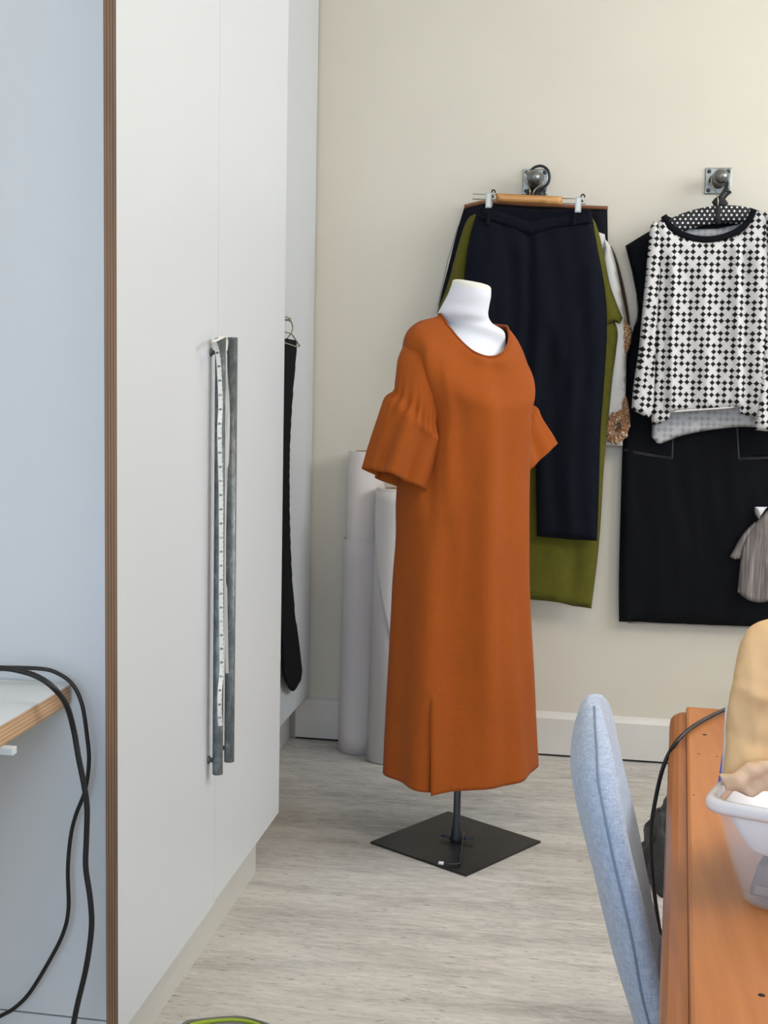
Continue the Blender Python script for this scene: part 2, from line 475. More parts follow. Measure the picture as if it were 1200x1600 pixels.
# ------------------------------------------------------------ room shell
WALL = 4.44; XL, XR, YB, ZC = -1.48, 2.4, -2.6, 3.55
struct('floor', B(XL, XR, YB, WALL, -.06, 0), m_floor)
struct('wall_back', B(XL-.1, XR+.1, WALL, WALL+.1, 0, ZC), m_wall)
struct('wall_left', B(XL-.1, XL, YB, WALL, 0, ZC), m_wall)
struct('ceiling', B(XL-.1, XR+.1, YB-.1, WALL+.1, ZC, ZC+.1), m_ceil)
def windowed(name, wname, axis, pos, th, lo, hi, w0, w1, z0, z1):
    """wall with one opening, and its framed window"""
    mb = MB()
    def bx(a0, a1, b0, b1):
        if axis == 'X': mb.box(pos, pos+th, a0, a1, b0, b1)
        else: mb.box(a0, a1, pos-th, pos, b0, b1)
    bx(lo, w0, 0, ZC); bx(w1, hi, 0, ZC); bx(w0, w1, 0, z0); bx(w0, w1, z1, ZC)
    struct(name, mb, m_wall)
    fr = MB()
    def fb(a0, a1, b0, b1, d0, d1):
        if axis == 'X': fr.box(pos+d0, pos+d1, a0, a1, b0, b1)
        else: fr.box(a0, a1, pos-d1, pos-d0, b0, b1)
    fb(w0, w1, z0, z0+.06, .02, .08); fb(w0, w1, z1-.06, z1, .02, .08)
    n = 3
    for i in range(n+1):
        c = w0+(w1-w0)*i/n; fb(max(w0, c-.03), min(w1, c+.03), z0+.06, z1-.06, .02, .08)
    wo = struct(wname, fr, m_skirt)
    for i in range(n):
        a, b = w0+(w1-w0)*i/n+.03, w0+(w1-w0)*(i+1)/n-.03
        g = MB()
        if axis == 'X': g.box(pos+.045, pos+.051, a, b, z0+.06, z1-.06)
        else: g.box(a, b, pos-.051, pos-.045, z0+.06, z1-.06)
        obj('pane', g, m_pane, wo)
windowed('wall_right', 'window_1', 'X', XR, .1, YB, WALL, 1.6, 4.2, 1.8, 3.15)
windowed('wall_front', 'window_2', 'Y', YB, .1, XL, XR, -1.35, 1.15, 1.15, 2.85)
# skirting along the back wall, a little clear of the floor
sk = MB()
sk.add([(x, y, z) for x in (-1.03, XR) for y, z in ((WALL, .008), (WALL-.022, .008), (WALL-.022, .138), (WALL-.014, .150), (WALL, .158))],
       [(0, 1, 2, 3, 4), (9, 8, 7, 6, 5), (1, 0, 5, 6), (2, 1, 6, 7), (3, 2, 7, 8), (4, 3, 8, 9)])
bb = struct('baseboard_back', sk, m_skirt)
obj('floor_gap_shade', B(-1.03, XR, WALL-.012, WALL-.001, 0, .008), m_gap, bb)  # dark strip paints the shade in the slot below the skirting

# ------------------------------------------------------------ wardrobes
XD, XK = -.79, -.846      # door face, kickboard face
DT = .022
wd = thing('wardrobe', 'near white laminate wardrobe with plywood door edges and two galvanised pipe handles', 'wardrobe', (-1.13, 2.62, 0))
obj('carcass', B(XL+.005, XD-DT-.004, 2.075, 3.185, .163, 2.9), m_lam, wd, bevel=.001)
obj('kickboard', B(XL+.02, XK, 2.09, 3.18, .0, .162), m_kick, wd)
obj('side_kickboard', B(XL+.005, XK+.02, 2.075, 2.0885, .0, .160), m_lam, wd)
def door(y0, y1, z0, parent):
    mb = MB().box(XD-DT, XD, y0, y1, z0, 2.9, 0, 1)
    return obj('door', mb, [m_lam, m_plyv], parent)
dA = door(2.030, 2.6125, .158, wd); dB = door(2.6131, 3.205, .163, wd)
def pipe_handle(x, y0, y1, ptop, pbot, Y, parent):
    X = XD+.0215; t = atx(x, ptop, X); b = atx(x-.5, pbot, X); r = .0112
    mb = MB()
    n = 18
    ringat = lambda z, rr: [(X+rr*math.cos(2*math.pi*k/n), Y+rr*math.sin(2*math.pi*k/n), z) for k in range(n)]
    z0, z1 = b.z, t.z
    mb.loft([ringat(z0, r), ringat(z1, r), ringat(z1, r*.82), ringat(z0, r*.82), ringat(z0, r)], False, False)
    h = obj('pipe_handle', mb, m_steel, parent)
    for z in (z0+.03, z1-.03):
        s = MB().lathe((XD, Y, z), (1, 0, 0), [(.009, 0), (.009, .003), (.005, .004), (.005, .0135)], 12)
        obj('bracket', s, m_steel, h)
    return X, Y, z0, z1
YA = atx(343.5, 700, XD+.0215).y; YBp = atx(362, 700, XD+.0215).y
hA = pipe_handle(343.5, 0, 0, 528, 1206, YA, dA)
hB = pipe_handle(362, 0, 0, 527, 1186, YBp, dB)

w2 = thing('wardrobe', 'far white wardrobe set back in the corner beside the paper rolls', 'wardrobe', (-1.24, 3.82, 0))
X2 = -.985
obj('carcass', B(XL+.005, X2-DT-.002, 3.215, 4.42, .165, 2.9), m_lam, w2)
obj('kickboard', B(XL+.02, -1.052, 3.215, 4.42, 0, .164), m_kick, w2)
d2 = obj('door', MB().box(X2-DT, X2, 3.22, 3.83, .165, 2.9, 0, 0), m_lam, w2, bevel=.001)
d3 = obj('door', MB().box(X2-DT, X2, 3.833, 4.432, .165, 2.9, 0, 0), m_lam, w2, bevel=.001)
peg = MB().lathe((X2, 3.93, 1.512), (1, 0, 0), [(.010, 0), (.010, .003), (.004, .005), (.004, .030), (.007, .032), (.007, .036)], 12)
obj('peg', peg, m_wire, d3)

# measuring tape over the left pipe
rdir = Vector((math.cos(.30), math.sin(.30), 0))
def ribbon(path, hw, th=.0006, wdir=rdir):
    mb = MB(); rings = []
    P = [Vector(p) for p in path]
    for i, p in enumerate(P):
        t = (P[min(i+1, len(P)-1)]-P[max(i-1, 0)]).normalized()
        ww = wdir - t*wdir.dot(t); ww.normalize(); nn = t.cross(ww)
        h = hw[i] if isinstance(hw, list) else hw
        rings.append([p+ww*h+nn*th, p-ww*h+nn*th, p-ww*h-nn*th, p+ww*h-nn*th])
    return mb.loft(rings, smooth=False), P
XT = hA[0]+.0135
tp = thing('measuring_tape', 'white printed measuring tape draped over the left pipe handle', 'measuring tape', (hA[0], YA, hA[2]+.05))
front = [atx(x, y, XT) for x, y in [(333.5, 534), (337.5, 542), (340.5, 556), (342.5, 578), (344, 610), (344.5, 640), (343, 668), (343.6, 710), (345, 760), (345.5, 840), (345.5, 930), (346, 1000), (346, 1050), (343.5, 1080), (343, 1105), (344.5, 1134)]]
fp = crv([tuple(p) for p in front], 6)
rb, fpts = ribbon(fp, .0046)
obj('hanging_strip', rb, m_tape, tp)
back = [atx(x, y, XT-.004) for x, y in [(352, 548), (353.5, 588), (356, 620), (357, 655), (356, 700), (354.5, 750), (353, 820), (352.5, 900), (353, 950), (354, 1000), (355, 1052)]]
rb2, bpts = ribbon(crv([tuple(p) for p in back], 6), [(.003 if i < 28 else .0008 if i < 44 else .0034) for i in range(61)])
obj('hanging_strip', rb2, m_tape, tp)
# over the top of the pipe
loopp = [fp[0], Vector((hA[0]+.006, YA-.006, hA[3]+.0015)), Vector((hA[0], YA, hA[3]+.0022)), Vector((hA[0]+.006, YA+.010, hA[3]+.0015)), Vector((hA[0]+.008, YA+.014, hA[3]-.006)), back[0]]
rb3, _ = ribbon(crv([tuple(p) for p in loopp], 5), .0042)
obj('top_loop', rb3, m_tape, tp)
# printed figures and ticks (seven-stroke digits)
SEG = {'0': 'abcdef', '1': 'bc', '2': 'abged', '3': 'abgcd', '4': 'fgbc', '5': 'afgcd', '6': 'afgedc', '7': 'abc', '8': 'abcdefg', '9': 'abcdfg'}
SP = {'a': ((0, 2), (1, 2)), 'b': ((1, 1), (1, 2)), 'c': ((1, 0), (1, 1)), 'd': ((0, 0), (1, 0)), 'e': ((0, 0), (0, 1)), 'f': ((0, 1), (0, 2)), 'g': ((0, 1), (1, 1))}
ink = MB(); acc = 0; nextd = .01; num = 60
viewn = Vector((rdir.y, -rdir.x, 0))
for a, b in zip(fpts[2:-1], fpts[3:]):
    L = (b-a).length; t = (b-a).normalized(); s0 = acc; acc += L
    ww = (rdir-t*rdir.dot(t)).normalized(); nn = ww.cross(t).normalized()
    if nn.dot(viewn) < 0: nn = -nn
    while nextd < acc:
        p = a+t*(nextd-s0)+nn*.0011
        k = round(nextd/.01)
        ink.obox(p+ww*.0036, ww*.0009, t*.0004, nn*.0002)
        if k % 3 == 0:
            for ci, ch in enumerate(str(num)):
                for sname in SEG[ch]:
                    (x0, y0), (x1, y1) = SP[sname]
                    c = p + ww*(-.0026+ci*.0026+(x0+x1)/2*.0017) - t*((y0+y1)/2*.0017-.0017)*-1
                    ax = ww*(abs(x1-x0)*.00085+.0003); ay = t*(abs(y1-y0)*.00085+.0003)
                    ink.obox(c, ax, ay, nn*.0002)
            num -= 1
        nextd += .01
pn = obj('printed_figures', ink, m_tick, tp); pn['kind'] = 'stuff'

# black sash on a wire hanger
PX = X2+.022
def toX(X0): return lambda u, v, n: Vector((X0+n, u, v))
def polyX(pts, X0, **k): return smooth_poly([(atx(x, y, X0).y, atx(x, y, X0).z) for x, y in pts], **k)
pts = [(432, 531), (446, 529), (464, 532), (462, 560), (457, 620), (453, 690), (452, 760), (453, 830), (456, 900), (461, 960), (468, 1010), (472, 1046), (470, 1064), (459, 1080), (449, 1072), (441, 1048), (438, 1000), (434, 930), (431, 850), (430, 760), (430, 690), (429, 620), (430, 570)]
sash = pillow(MB(), polyX(pts, PX), toX(PX), .005, .004, res=.014, soft=.02)
so = obj('fabric_sash', sash, m_sash); tag(so, 'long black felt sash with a rounded tip hanging against the far wardrobe', 'sash')
hg = thing('wire_hanger', 'small grey wire hanger holding the black sash', 'hanger', tuple(atx(450, 520, PX)))
HX = PX+.007
hk = [(431, 507), (435, 498), (446, 495), (453, 499), (457, 510), (455.5, 519), (449, 529)]
obj('hook', MB().tube(crv([tuple(atx(x, y, HX-.004)) for x, y in hk], 6), .0022, 8), m_wire, hg)
bar = [(425, 515), (446, 519), (456, 522), (468.5, 541), (464, 542), (446, 536), (425, 531)]
obj('triangle_frame', MB().tube([tuple(atx(x, y, HX)) for x, y in bar], .0022, 8), m_wire, hg)

# ------------------------------------------------------------ cutting desk at the left
dk = thing('cutting_desk', 'white laminate desk with thick plywood edge against the wardrobe side', 'desk', (-1.2, 1.5, 0))
DY = 2.07
c1 = at(111, 1068, DY); DX, DZ = c1.x, c1.z
obj('desktop', MB().box(-1.46, DX, .6, DY, DZ-.0015, DZ), m_lam, dk)
obj('plywood_core', MB().box(-1.46, DX-.0005, .6005, DY-.0005, DZ-.037, DZ-.0015), m_plyh, dk, bevel=.003)
bt0, bt1 = at(20, 1181, 1.80), at(27, 1160, 1.84)
obj('support_batten', MB().box(-1.46, bt0.x, 1.80, 1.815, bt0.z, DZ-.037), m_lam, dk, bevel=.001)
for x in (-1.44, DX-.16):
    obj('leg', MB().box(x, x+.045, .68, .725, 0, DZ-.037), m_lam, dk, bevel=.002)
obj('leg', MB().box(-1.44, -1.395, 1.95, 1.984, 0, DZ-.037), m_lam, dk, bevel=.002)
def cable(name, pts, r, label, mat=None, cat='cable', n=10, sub=6):
    o = obj(name, MB().tube(crv(pts, sub), r, n), mat or m_black); return tag(o, label, cat)
EDX = DX+.010
A = [(-60, 1052), (-20, 1044)] ; 
def cab(pts, Yf): return [tuple(at(x, y, Yf(i))) for i, (x, y) in enumerate(pts)]
ca = [(-60, 1046), (0, 1044), (30, 1048), (60, 1058), (85, 1076), (104, 1102), (115, 1140), (123, 1185), (131, 1225), (136, 1262), (135, 1310), (134, 1355), (141, 1405), (143, 1450), (135, 1510), (121, 1570), (114, 1606), (108, 1650)]
cY = [1.92, 1.92, 1.92, 1.92, 1.92, 1.95] + [1.97]*11 + [1.98]
cable('power_cable', [tuple(at(x, y, cY[i])) for i, (x, y) in enumerate(ca)] + [(-.93, 1.97, .008), (-1.0, 1.9, .006)], .0049, 'thicker black cable looping off the left desk and down to the floor')
cb = [(-60, 1042), (10, 1043), (65, 1045), (90, 1052), (113, 1069), (128, 1100), (136, 1150), (139, 1190), (133, 1235), (118, 1275), (110, 1310), (106, 1360), (107, 1420), (98, 1460), (75, 1505), (45, 1553), (20, 1577), (0, 1588), (-40, 1612)]
cY2 = [2.02, 2.03, 2.045, 2.05, 2.05] + [2.045]*14
cable('power_cable', [tuple(at(x, y, cY2[i])) for i, (x, y) in enumerate(cb)] + [(-1.2, 2.03, .03), (-1.3, 2.0, .005)], .0037, 'thinner black cable hanging behind the thicker one by the desk')

# ------------------------------------------------------------ paper rolls
def paper_roll(name, label, base, top, r, parts):
    t = thing(name, label, 'paper roll', base, 'rolls of pattern paper')
    b, tp_ = Vector(base), Vector(top); ax = (tp_-b).normalized(); a = Vector((0, -1, 0)); a = (a-ax*a.dot(ax)).normalized(); c = ax.cross(a)
    L = (tp_-b).length
    def ring(h, rr, n=40): return [b+ax*h+a*(rr*math.cos(2*math.pi*k/n))+c*(rr*math.sin(2*math.pi*k/n)) for k in range(n)]
    z0 = .0
    obj('roll', MB().loft([ring(z0, r), ring(L, r), ring(L, r*.86), ring(L-.25, r*.80)], True, True), m_paper, t)
    obj('core', MB().loft([ring(L-.22, r*.62), ring(L+.001, r*.62), ring(L+.001, r*.52), ring(L-.22, r*.52)], False, False), m_core, t)
    for f in parts: f(t, b, ax, a, c, L)
    return t
def wrap(h0, h1, r, a0, a1, name='outer_sheet', mat=None, slope=None):
    def f(t, b, ax, a, c, L):
        mb = MB(); rows = []
        n = 36
        for j in range(13):
            row = []
            for i in range(n+1):
                q = a0+(a1-a0)*i/n; lo = h0 if slope is None else slope(i/n)[0]; hi = h1 if slope is None else slope(i/n)[1]
                h = lo+(hi-lo)*j/12
                row.append(b+ax*h+a*(r*math.cos(q))+c*(r*math.sin(q)))
            rows.append(row)
        mb.loft(rows, closed=False); obj(name, mb, mat or m_paper, t, solid=.0016)
    return f
b1 = (-.778, 4.345, .0); t1 = Vector((-.772, 4.372, 1.075))
# pixel widths: 45 px at that depth is about 0.10 m
paper_roll('paper_roll', 'taller white paper roll with an outer sheet wrapped round its lower half', b1, t1, .0655,
           [wrap(.0, .765, .0745, math.pi, 3*math.pi)])
b2 = Vector((-.658, 4.255, .0)); t2 = Vector((-.646, 4.29, .955))
paper_roll('paper_roll', 'shorter front paper roll with a loose diagonal sheet edge behind the dress', b2, t2, .0745,
           [wrap(0, 0, .0775, -1.45, 1.3, 'loose_sheet', m_paper2, lambda s: (.915-.80*s**.85, .945))])

# ------------------------------------------------------------ dress form
C0 = Vector((-.335, 3.51, 0)); EC = -Vector((C0.x, C0.y, 0)).normalized(); ER = Vector((-EC.y, EC.x, 0))
if ER.x < 0: ER = -ER
PHI = math.radians(42); cp, sp_ = math.cos(PHI), math.sin(PHI)
LF = ER*cp - EC*sp_          # the form's own left
FR = ER*sp_ + EC*cp          # the way it faces
ZU = Vector((0, 0, 1))
form = thing('dress_form', 'white headless dress form on a square black steel base wearing the rust dress', 'dress form', tuple(C0))
n = 48
def ell(c, U, V, n=n): return [c + U*math.cos(2*math.pi*k/n) + V*math.sin(2*math.pi*k/n) for k in range(n)]
def pxring(l, r, Y, d):
    a, b = at(*l, Y), at(*r, Y); c = (a+b)/2; return ell(c, (b-a)/2, EC*d+ZU*-.004)
ctrl = [pxring((706, 443), (767.5, 454), 3.475, .050), pxring((701, 457), (767, 464), 3.475, .0515), pxring((694, 471), (764, 480), 3.48, .053), pxring((685.5, 486), (763, 493), 3.485, .058),
        pxring((679, 497), (769, 505), 3.50, .058), pxring((676, 507), (789, 521), 3.515, .066)]
zt = 1.46
ctrl += [ell(Vector((C0.x+.004, C0.y-.005, 1.415)), LF*.122-ZU*.012, FR*.080), ell(Vector((C0.x, C0.y, 1.34)), LF*.165, FR*.108),
         ell(C0+ZU*1.24, LF*.155, FR*.115), ell(C0+ZU*1.02, LF*.115, FR*.09), ell(C0+ZU*.83, LF*.15, FR*.11), ell(C0+ZU*.74, LF*.14, FR*.10)]
rings = cr([np.array([tuple(p) for p in r]) for r in ctrl], 5)
obj('torso', MB().loft(rings, False, True), m_form, form)
cap_c = sum((Vector(p) for p in ctrl[0]), Vector())/n
capr = []
for k, (s, h) in enumerate([(1.0, 0), (.985, .006), (.93, .0105), (.8, .0135), (.5, .0155), (.05, .016)]):
    capr.append([cap_c + (p-cap_c)*s + ZU*h for p in ctrl[0]])
obj('neck_cap', MB().loft(capr, False, True), m_formcap, form)
seamp = [at(x, y, 3.41) for x, y in [(716, 446), (714, 455), (709, 468), (702, 484), (694, 500)]]
seam_pts = []
for k_ in range(0, 21): seam_pts.append(rings[k_][int(n*.615)])
obj('neck_seam', MB().tube([tuple(np.array(p)*1.0+np.array(EC)*.0004) for p in seam_pts], .0011, 6), m_form, form)
pc = atz(713, 1312, .006)
pc = Vector((-.336, 3.512, 0))
# base plate: corners read from the photograph, on the floor
cor = [Vector((-.579, 3.452, 0)), Vector((-.387, 3.757, 0)), Vector((-.093, 3.565, 0)), Vector((-.283, 3.268, 0))]
mb = MB(); mb.add([p+ZU*.0 for p in cor]+[p+ZU*.006 for p in cor], [(0, 1, 2, 3), (7, 6, 5, 4), (0, 4, 5, 1), (1, 5, 6, 2), (2, 6, 7, 3), (3, 7, 4, 0)])
obj('base_plate', mb, m_base, form, bevel=.0015, merge=True)
obj('pole', MB().lathe((pc.x, pc.y, .004), (0, 0, 1), [(.017, 0), (.0165, .012), (.0125, .045), (.0105, .075), (.0102, .80)], 20), m_pole, form)
for sgn in (-1, 1):
    wn = MB().tube([pc+ZU*.012+ER*.014*sgn, pc+ZU*.016+ER*.026*sgn, pc+ZU*.018+ER*.047*sgn+EC*(.01*sgn)], [.004, .004, .0035], 8)
    wn.obox(pc+ZU*.018+ER*.040*sgn+EC*.006*sgn, ER*.010, EC*.0015, ZU*.004)
    obj('wing_nut', wn, m_pole, form)
pd = [atz(725, 1300, .02), atz(722, 1318, .014), atz(718, 1349, .0105), atz(712, 1350.5, .0105), atz(692, 1349, .0105)]
lev = obj('brake_lever', MB().tube(pd, .0022, 8), m_pole, form)
e = pd[-1]; obj('lever_tip', MB().tube([e+Vector((.002, 0, 0)), e+Vector((-.012, .001, 0))], .0048, 12), m_traywhite, lev)

# ------------------------------------------------------------ rust dress
NA = 120
dress = thing('dress', 'rust orange linen midi dress with gathered bell sleeves on the dress form', 'dress', (C0.x, C0.y, .225))
def dring(c, a, bf, bb, zs, zf, zb, ex=1.0, pw=1.5, face=42):
    out = []; fa = math.radians(face); LFv = ER*math.cos(fa)-EC*math.sin(fa); FRv = ER*math.sin(fa)+EC*math.cos(fa)
    for k in range(NA):
        q = 2*math.pi*k/NA; cs, sn = math.cos(q), math.sin(q)
        b = bf if sn > 0 else bb
        z = zs+(zf-zs)*abs(sn)**pw if sn > 0 else zs+(zb-zs)*abs(sn)**pw
        ca_ = math.copysign(abs(cs)**ex, cs); sa_ = math.copysign(abs(sn)**ex, sn)
        p = Vector(c)+LFv*(a*ca_)+FRv*(b*sa_); p.z = z; out.append(tuple(p))
    return np.array(out)
cn = Vector((C0.x+.008, C0.y-.01, 0))
rows = [dring(cn, .1005, .090, .082, 1.515, 1.414, 1.512, 1, 1.35, 25), dring(cn, .117, .102, .09, 1.505, 1.401, 1.50, 1, 1.4, 28),
        dring(C0+ER*-.004, .160, .118, .10, 1.486, 1.372, 1.475, .95, 1.4, 36),
        dring(C0+ER*-.012, .196, .136, .112, 1.450, 1.325, 1.42, .9, 1.3),
        dring(C0+ER*-.006, .208, .150, .12, 1.385, 1.275, 1.34, .9, 1.3)]
def sil(py, xl, xr, kk, z=None, ex=.92):
    l, r = at(xl, py, 3.5), at(xr, py, 3.5); zz = (l.z+r.z)/2 if z is None else z
    m = (l.x+r.x)/2-C0.x; hw = (r.x-l.x)/2
    a = hw/math.sqrt(cp*cp+kk*kk*sp_*sp_)/1.02
    return dring(C0+ER*m, a, a*kk, a*kk, zz, zz, zz, ex)
for spec in [(650, 634, 828, .80), (700, 629, 829, .76), (775, 622, 829, .74), (840, 622, 829.5, .74), (900, 618, 830, .74), (970, 615, 833, .74), (1050, 611, 838, .74), (1130, 606.5, 841.5, .74)]:
    rows.append(sil(*spec))
rows.append(sil(1197, 603, 845, .74, z=.226))
DR = np.array(cr(rows, 8))                       # rows x NA x 3
# the form stands with its far shoulder a little lower
fade = np.clip((DR[:, :, 2]-1.27)/.2, 0, 1)
latr = (DR[:, :, 0]-C0.x)*ER.x+(DR[:, :, 1]-C0.y)*ER.y
DR[:, :, 2] -= fade*(.014+.14*latr)
# drape
ctr = DR.mean(1, keepdims=True)
rad = DR-ctr; rad[:, :, 2] = 0; rn = rad/np.linalg.norm(rad, axis=2, keepdims=True)
ang = np.arange(NA)*2*math.pi/NA
Z = DR[:, :, 2]
low = np.clip((1.15-Z)/.9, 0, 1)
fold = (.0085*np.sin(5*ang[None]+.6+.8*Z)*low + .006*np.sin(9*ang[None]+1.9-1.2*Z)*low**1.4 + .004*np.sin(3*ang[None]+2)*low)
def lump(q0, z0, wq, wz, amp, tilt=0):
    dq = (ang[None]-math.radians(q0)-tilt*(Z-z0)+math.pi) % (2*math.pi)-math.pi
    return amp*np.exp(-(dq/wq)**2-((Z-z0)/wz)**2)
# bust, the dragged folds falling from it and the hollow beside the near arm
fold += lump(62, 1.24, .32, .10, .012)+lump(118, 1.24, .32, .10, .012)
fold += lump(138, 1.13, .12, .19, .017, .45)-lump(158, 1.12, .12, .17, .017, .5)+lump(100, 1.05, .12, .25, .006, .2)-lump(84, .95, .12, .3, .007, .1)
fold += lump(128, .85, .12, .28, .006, -.2)-lump(172, 1.34, .08, .09, .010)+lump(158, 1.36, .07, .11, .008)-lump(146, 1.36, .06, .10, .006, .4)
fold += lump(103, .66, .16, .55, .026)-lump(131, .70, .26, .50, .028)+lump(150, .70, .16, .45, .008)-lump(72, .60, .14, .40, .009)+lump(55, .55, .13, .35, .006)-lump(92, .55, .07, .35, .004)
DR[:, :, :] += rn*fold[:, :, None]
# slit: find the column a little left of the middle on the near side
prow = DR[-1]; best = None
for k in range(NA):
    d = Vector(prow[k])-Vector(ctr[-1, 0]); lat, tow = d.dot(ER), d.dot(EC)
    e_ = abs(lat+.088)
    if tow > 0 and (best is None or e_ < best[0]): best = (e_, k)
KS = best[1]; ZS = .505
G = np.concatenate([np.roll(DR, -KS, 1), DR[:, KS:KS+1]], 1)     # open at the slit column
RNS = np.concatenate([np.roll(rn, -KS, 1), rn[:, KS:KS+1]], 1)
# which end lies to the viewer's right
sgn = 1 if Vector(G[-1, 3]-G[-1, 0]).dot(ER) > 0 else -1
for i in range(G.shape[0]):
    z = G[i, 0, 2]
    if z < ZS:
        t = (ZS-z)/(ZS-.226)
        for j in range(12):
            wgt = (1-j/12)**2
            jr, jl = (j, NA-j) if sgn > 0 else (NA-j, j)
            G[i, jr] += wgt*(RNS[i, jr]*.0065*min(1, t*4) + np.array(ER)*(-.004+.0078*t)); G[i, jr, 2] -= wgt*.012*t
            G[i, jl] += wgt*(-RNS[i, jl]*.006*min(1, t*4) + np.array(ER)*(.010-.0115*t)); G[i, jl, 2] -= wgt*.006*t
mb = MB().loft([[tuple(p) for p in r] for r in G], closed=False)
obj('body', mb, m_dress, dress, solid=.0016, merge=True)
nb_ = MB().tube([tuple(p+np.array((0, 0, .001))) for p in np.vstack([DR[0], DR[0, :2]])], .0034, 8, caps=False)
obj('neck_binding', nb_, m_dressb, dress)
# slit facing stitched at the top of the opening
fc = [Vector(G[i, 0 if sgn > 0 else NA])+Vector(RNS[i, 0])*.0012 for i in range(G.shape[0]) if G[i, 0, 2] < ZS+.004]
def sleeve(spec, Ys, ds, vt, name, up_n):
    """spec: (outer px, inner px) down the arm; rings tilt with the armhole and the hem"""
    nn_ = 96; cts = []
    for (o_, i_), Y, d, (vf) in zip(spec, Ys, ds, vt):
        a, b = at(*o_, Y[0]), at(*i_, Y[1]); c = (a+b)/2; U = (a-b)/2; V = EC*d+ZU*vf
        cts.append(np.array([tuple(c+U*math.cos(2*math.pi*k/nn_)+V*math.sin(2*math.pi*k/nn_)) for k in range(nn_)]))
    R = np.array(cr(cts, 8)); q = np.arange(nn_)*2*math.pi/nn_
    cc = R.mean(1, keepdims=True); rd = R-cc; ln = np.linalg.norm(rd, axis=2, keepdims=True); rd = rd/ln
    iseam = 8*up_n
    for i in range(R.shape[0]):
        s = (i-iseam)/8.0
        if s < 0:
            g = .0030*np.exp(-(s/.4)**2)*np.sin(21*q+2*np.sin(3*q)); puff = -.004*math.exp(-(s/.2)**2)
            g += .003*np.sin(4*q+1)*min(1, -s)
        else:
            g = (.0072*np.exp(-((s-.2)/.45)**2)*np.sin(21*q+2*np.sin(3*q)) + .012*min(1, s/1.6)*np.sin(5*q+.7) + .007*min(1, s/1.6)*np.sin(8*q+2.2))
            puff = -.004*math.exp(-(s/.15)**2)+.007*math.exp(-((s-.5)/.4)**2)
        R[i] += rd[i]*(g+puff)[:, None]
    mb = MB().loft([[tuple(p) for p in r] for r in R], False, False)
    o = obj(name, mb, m_dress, dress, solid=.0016)
    ring = R[iseam]-rd[iseam]*.0005
    obj('gathering_seam', MB().tube([tuple(p) for p in np.vstack([ring, ring[:1]])], .0015, 6, caps=False), m_dressb, o)
    return R
sleeve([((639, 531), (694, 548)), ((624, 562), (694, 600)), ((616, 613), (690, 676)), ((598, 648), (688, 706)), ((573, 735), (666, 770))],
       [(3.42, 3.44), (3.37, 3.40), (3.34, 3.38), (3.33, 3.38), (3.32, 3.37)], [.055, .062, .060, .070, .080], [.01, .006, .004, .010, .022], 'sleeve', 2)
sleeve([((792, 538), (752, 552)), ((817, 580), (762, 612)), ((829, 632), (766, 680)), ((843, 656), (770, 708)), ((866, 697), (776, 772))],
       [(3.66, 3.64), (3.68, 3.64), (3.69, 3.64), (3.69, 3.64), (3.69, 3.64)], [.05, .058, .058, .068, .078], [.0, .0, .0, .0, .0], 'sleeve', 2)

# ------------------------------------------------------------ garments on the wall
def toY(Y0): return lambda u, v, n: Vector((u, Y0-n, v))
def polyY(pts, Y0, **k): return smooth_poly([(at(x, y, Y0).x, at(x, y, Y0).z) for x, y in pts], **k)
def lines(specs, Y0):
    """cloth folds along drawn lines: (pixel line, height, width)"""
    L = [(np.array([(at(x, y, Y0).x, at(x, y, Y0).z) for x, y in pl]), a, wd_) for pl, a, wd_ in specs]
    def f(V):
        r = np.zeros(len(V))
        for pl, a, wd_ in L: r += a*np.exp(-(seg_dist(V, pl)/wd_)**2)
        return r + .0016*np.sin(V[:, 0]*90+3*np.sin(V[:, 1]*7)) + .0012*np.sin(V[:, 0]*41+V[:, 1]*17)
    return f
def garment(name, pts, Y0, mat, parent=None, tf=.010, tb=.006, folds=None, res=.016, soft=.03, sharp=38):
    mb = pillow(MB(), polyY(pts, Y0, sharp=sharp), toY(Y0), tf, tb, folds, res, soft)
    return obj(name, mb, mat, parent)
def stitch(name, pts, Y0, r, mat, parent, sub=1):
    P = [tuple(at(x, y, Y0)) for x, y in pts]
    return obj(name, MB().tube(P, r, 6), mat, parent)

def wall_knob(px, py, label):
    c = at(px, py, WALL); t = thing('wall_hook', label, 'wall hook', (c.x, WALL, c.z), 'ball knobs on square wall plates')
    hw = .0435
    obj('plate', MB().box(c.x-hw, c.x+hw, WALL-.006, WALL, c.z-hw, c.z+hw), m_zinc, t, bevel=.005)
    for sx in (-1, 1):
        for sz in (-1, 1):
            obj('screw', MB().lathe((c.x+sx*.031, WALL-.006, c.z+sz*.031), (0, -1, 0), [(.007, 0), (.0068, .0015), (.004, .0028), (.001, .003)], 12), m_screw, t)
    obj('stem', MB().lathe((c.x, WALL-.006, c.z), (0, -1, 0), [(.026, 0), (.022, .006), (.014, .012), (.0135, .075)], 20), m_ball, t)
    r = .0255; prof = [(max(.0008, r*math.sin(a)), -r*math.cos(a)) for a in [math.pi*k/12 for k in range(13)]]
    obj('ball', MB().lathe((c.x, WALL-.098, c.z), (0, -1, 0), prof, 24), m_ball, t)
    return c
k1 = wall_knob(836.5, 284.5, 'left ball knob on square zinc plate above the navy trousers')
k2 = wall_knob(1122, 283, 'right ball knob on square zinc plate above the diamond patterned top')

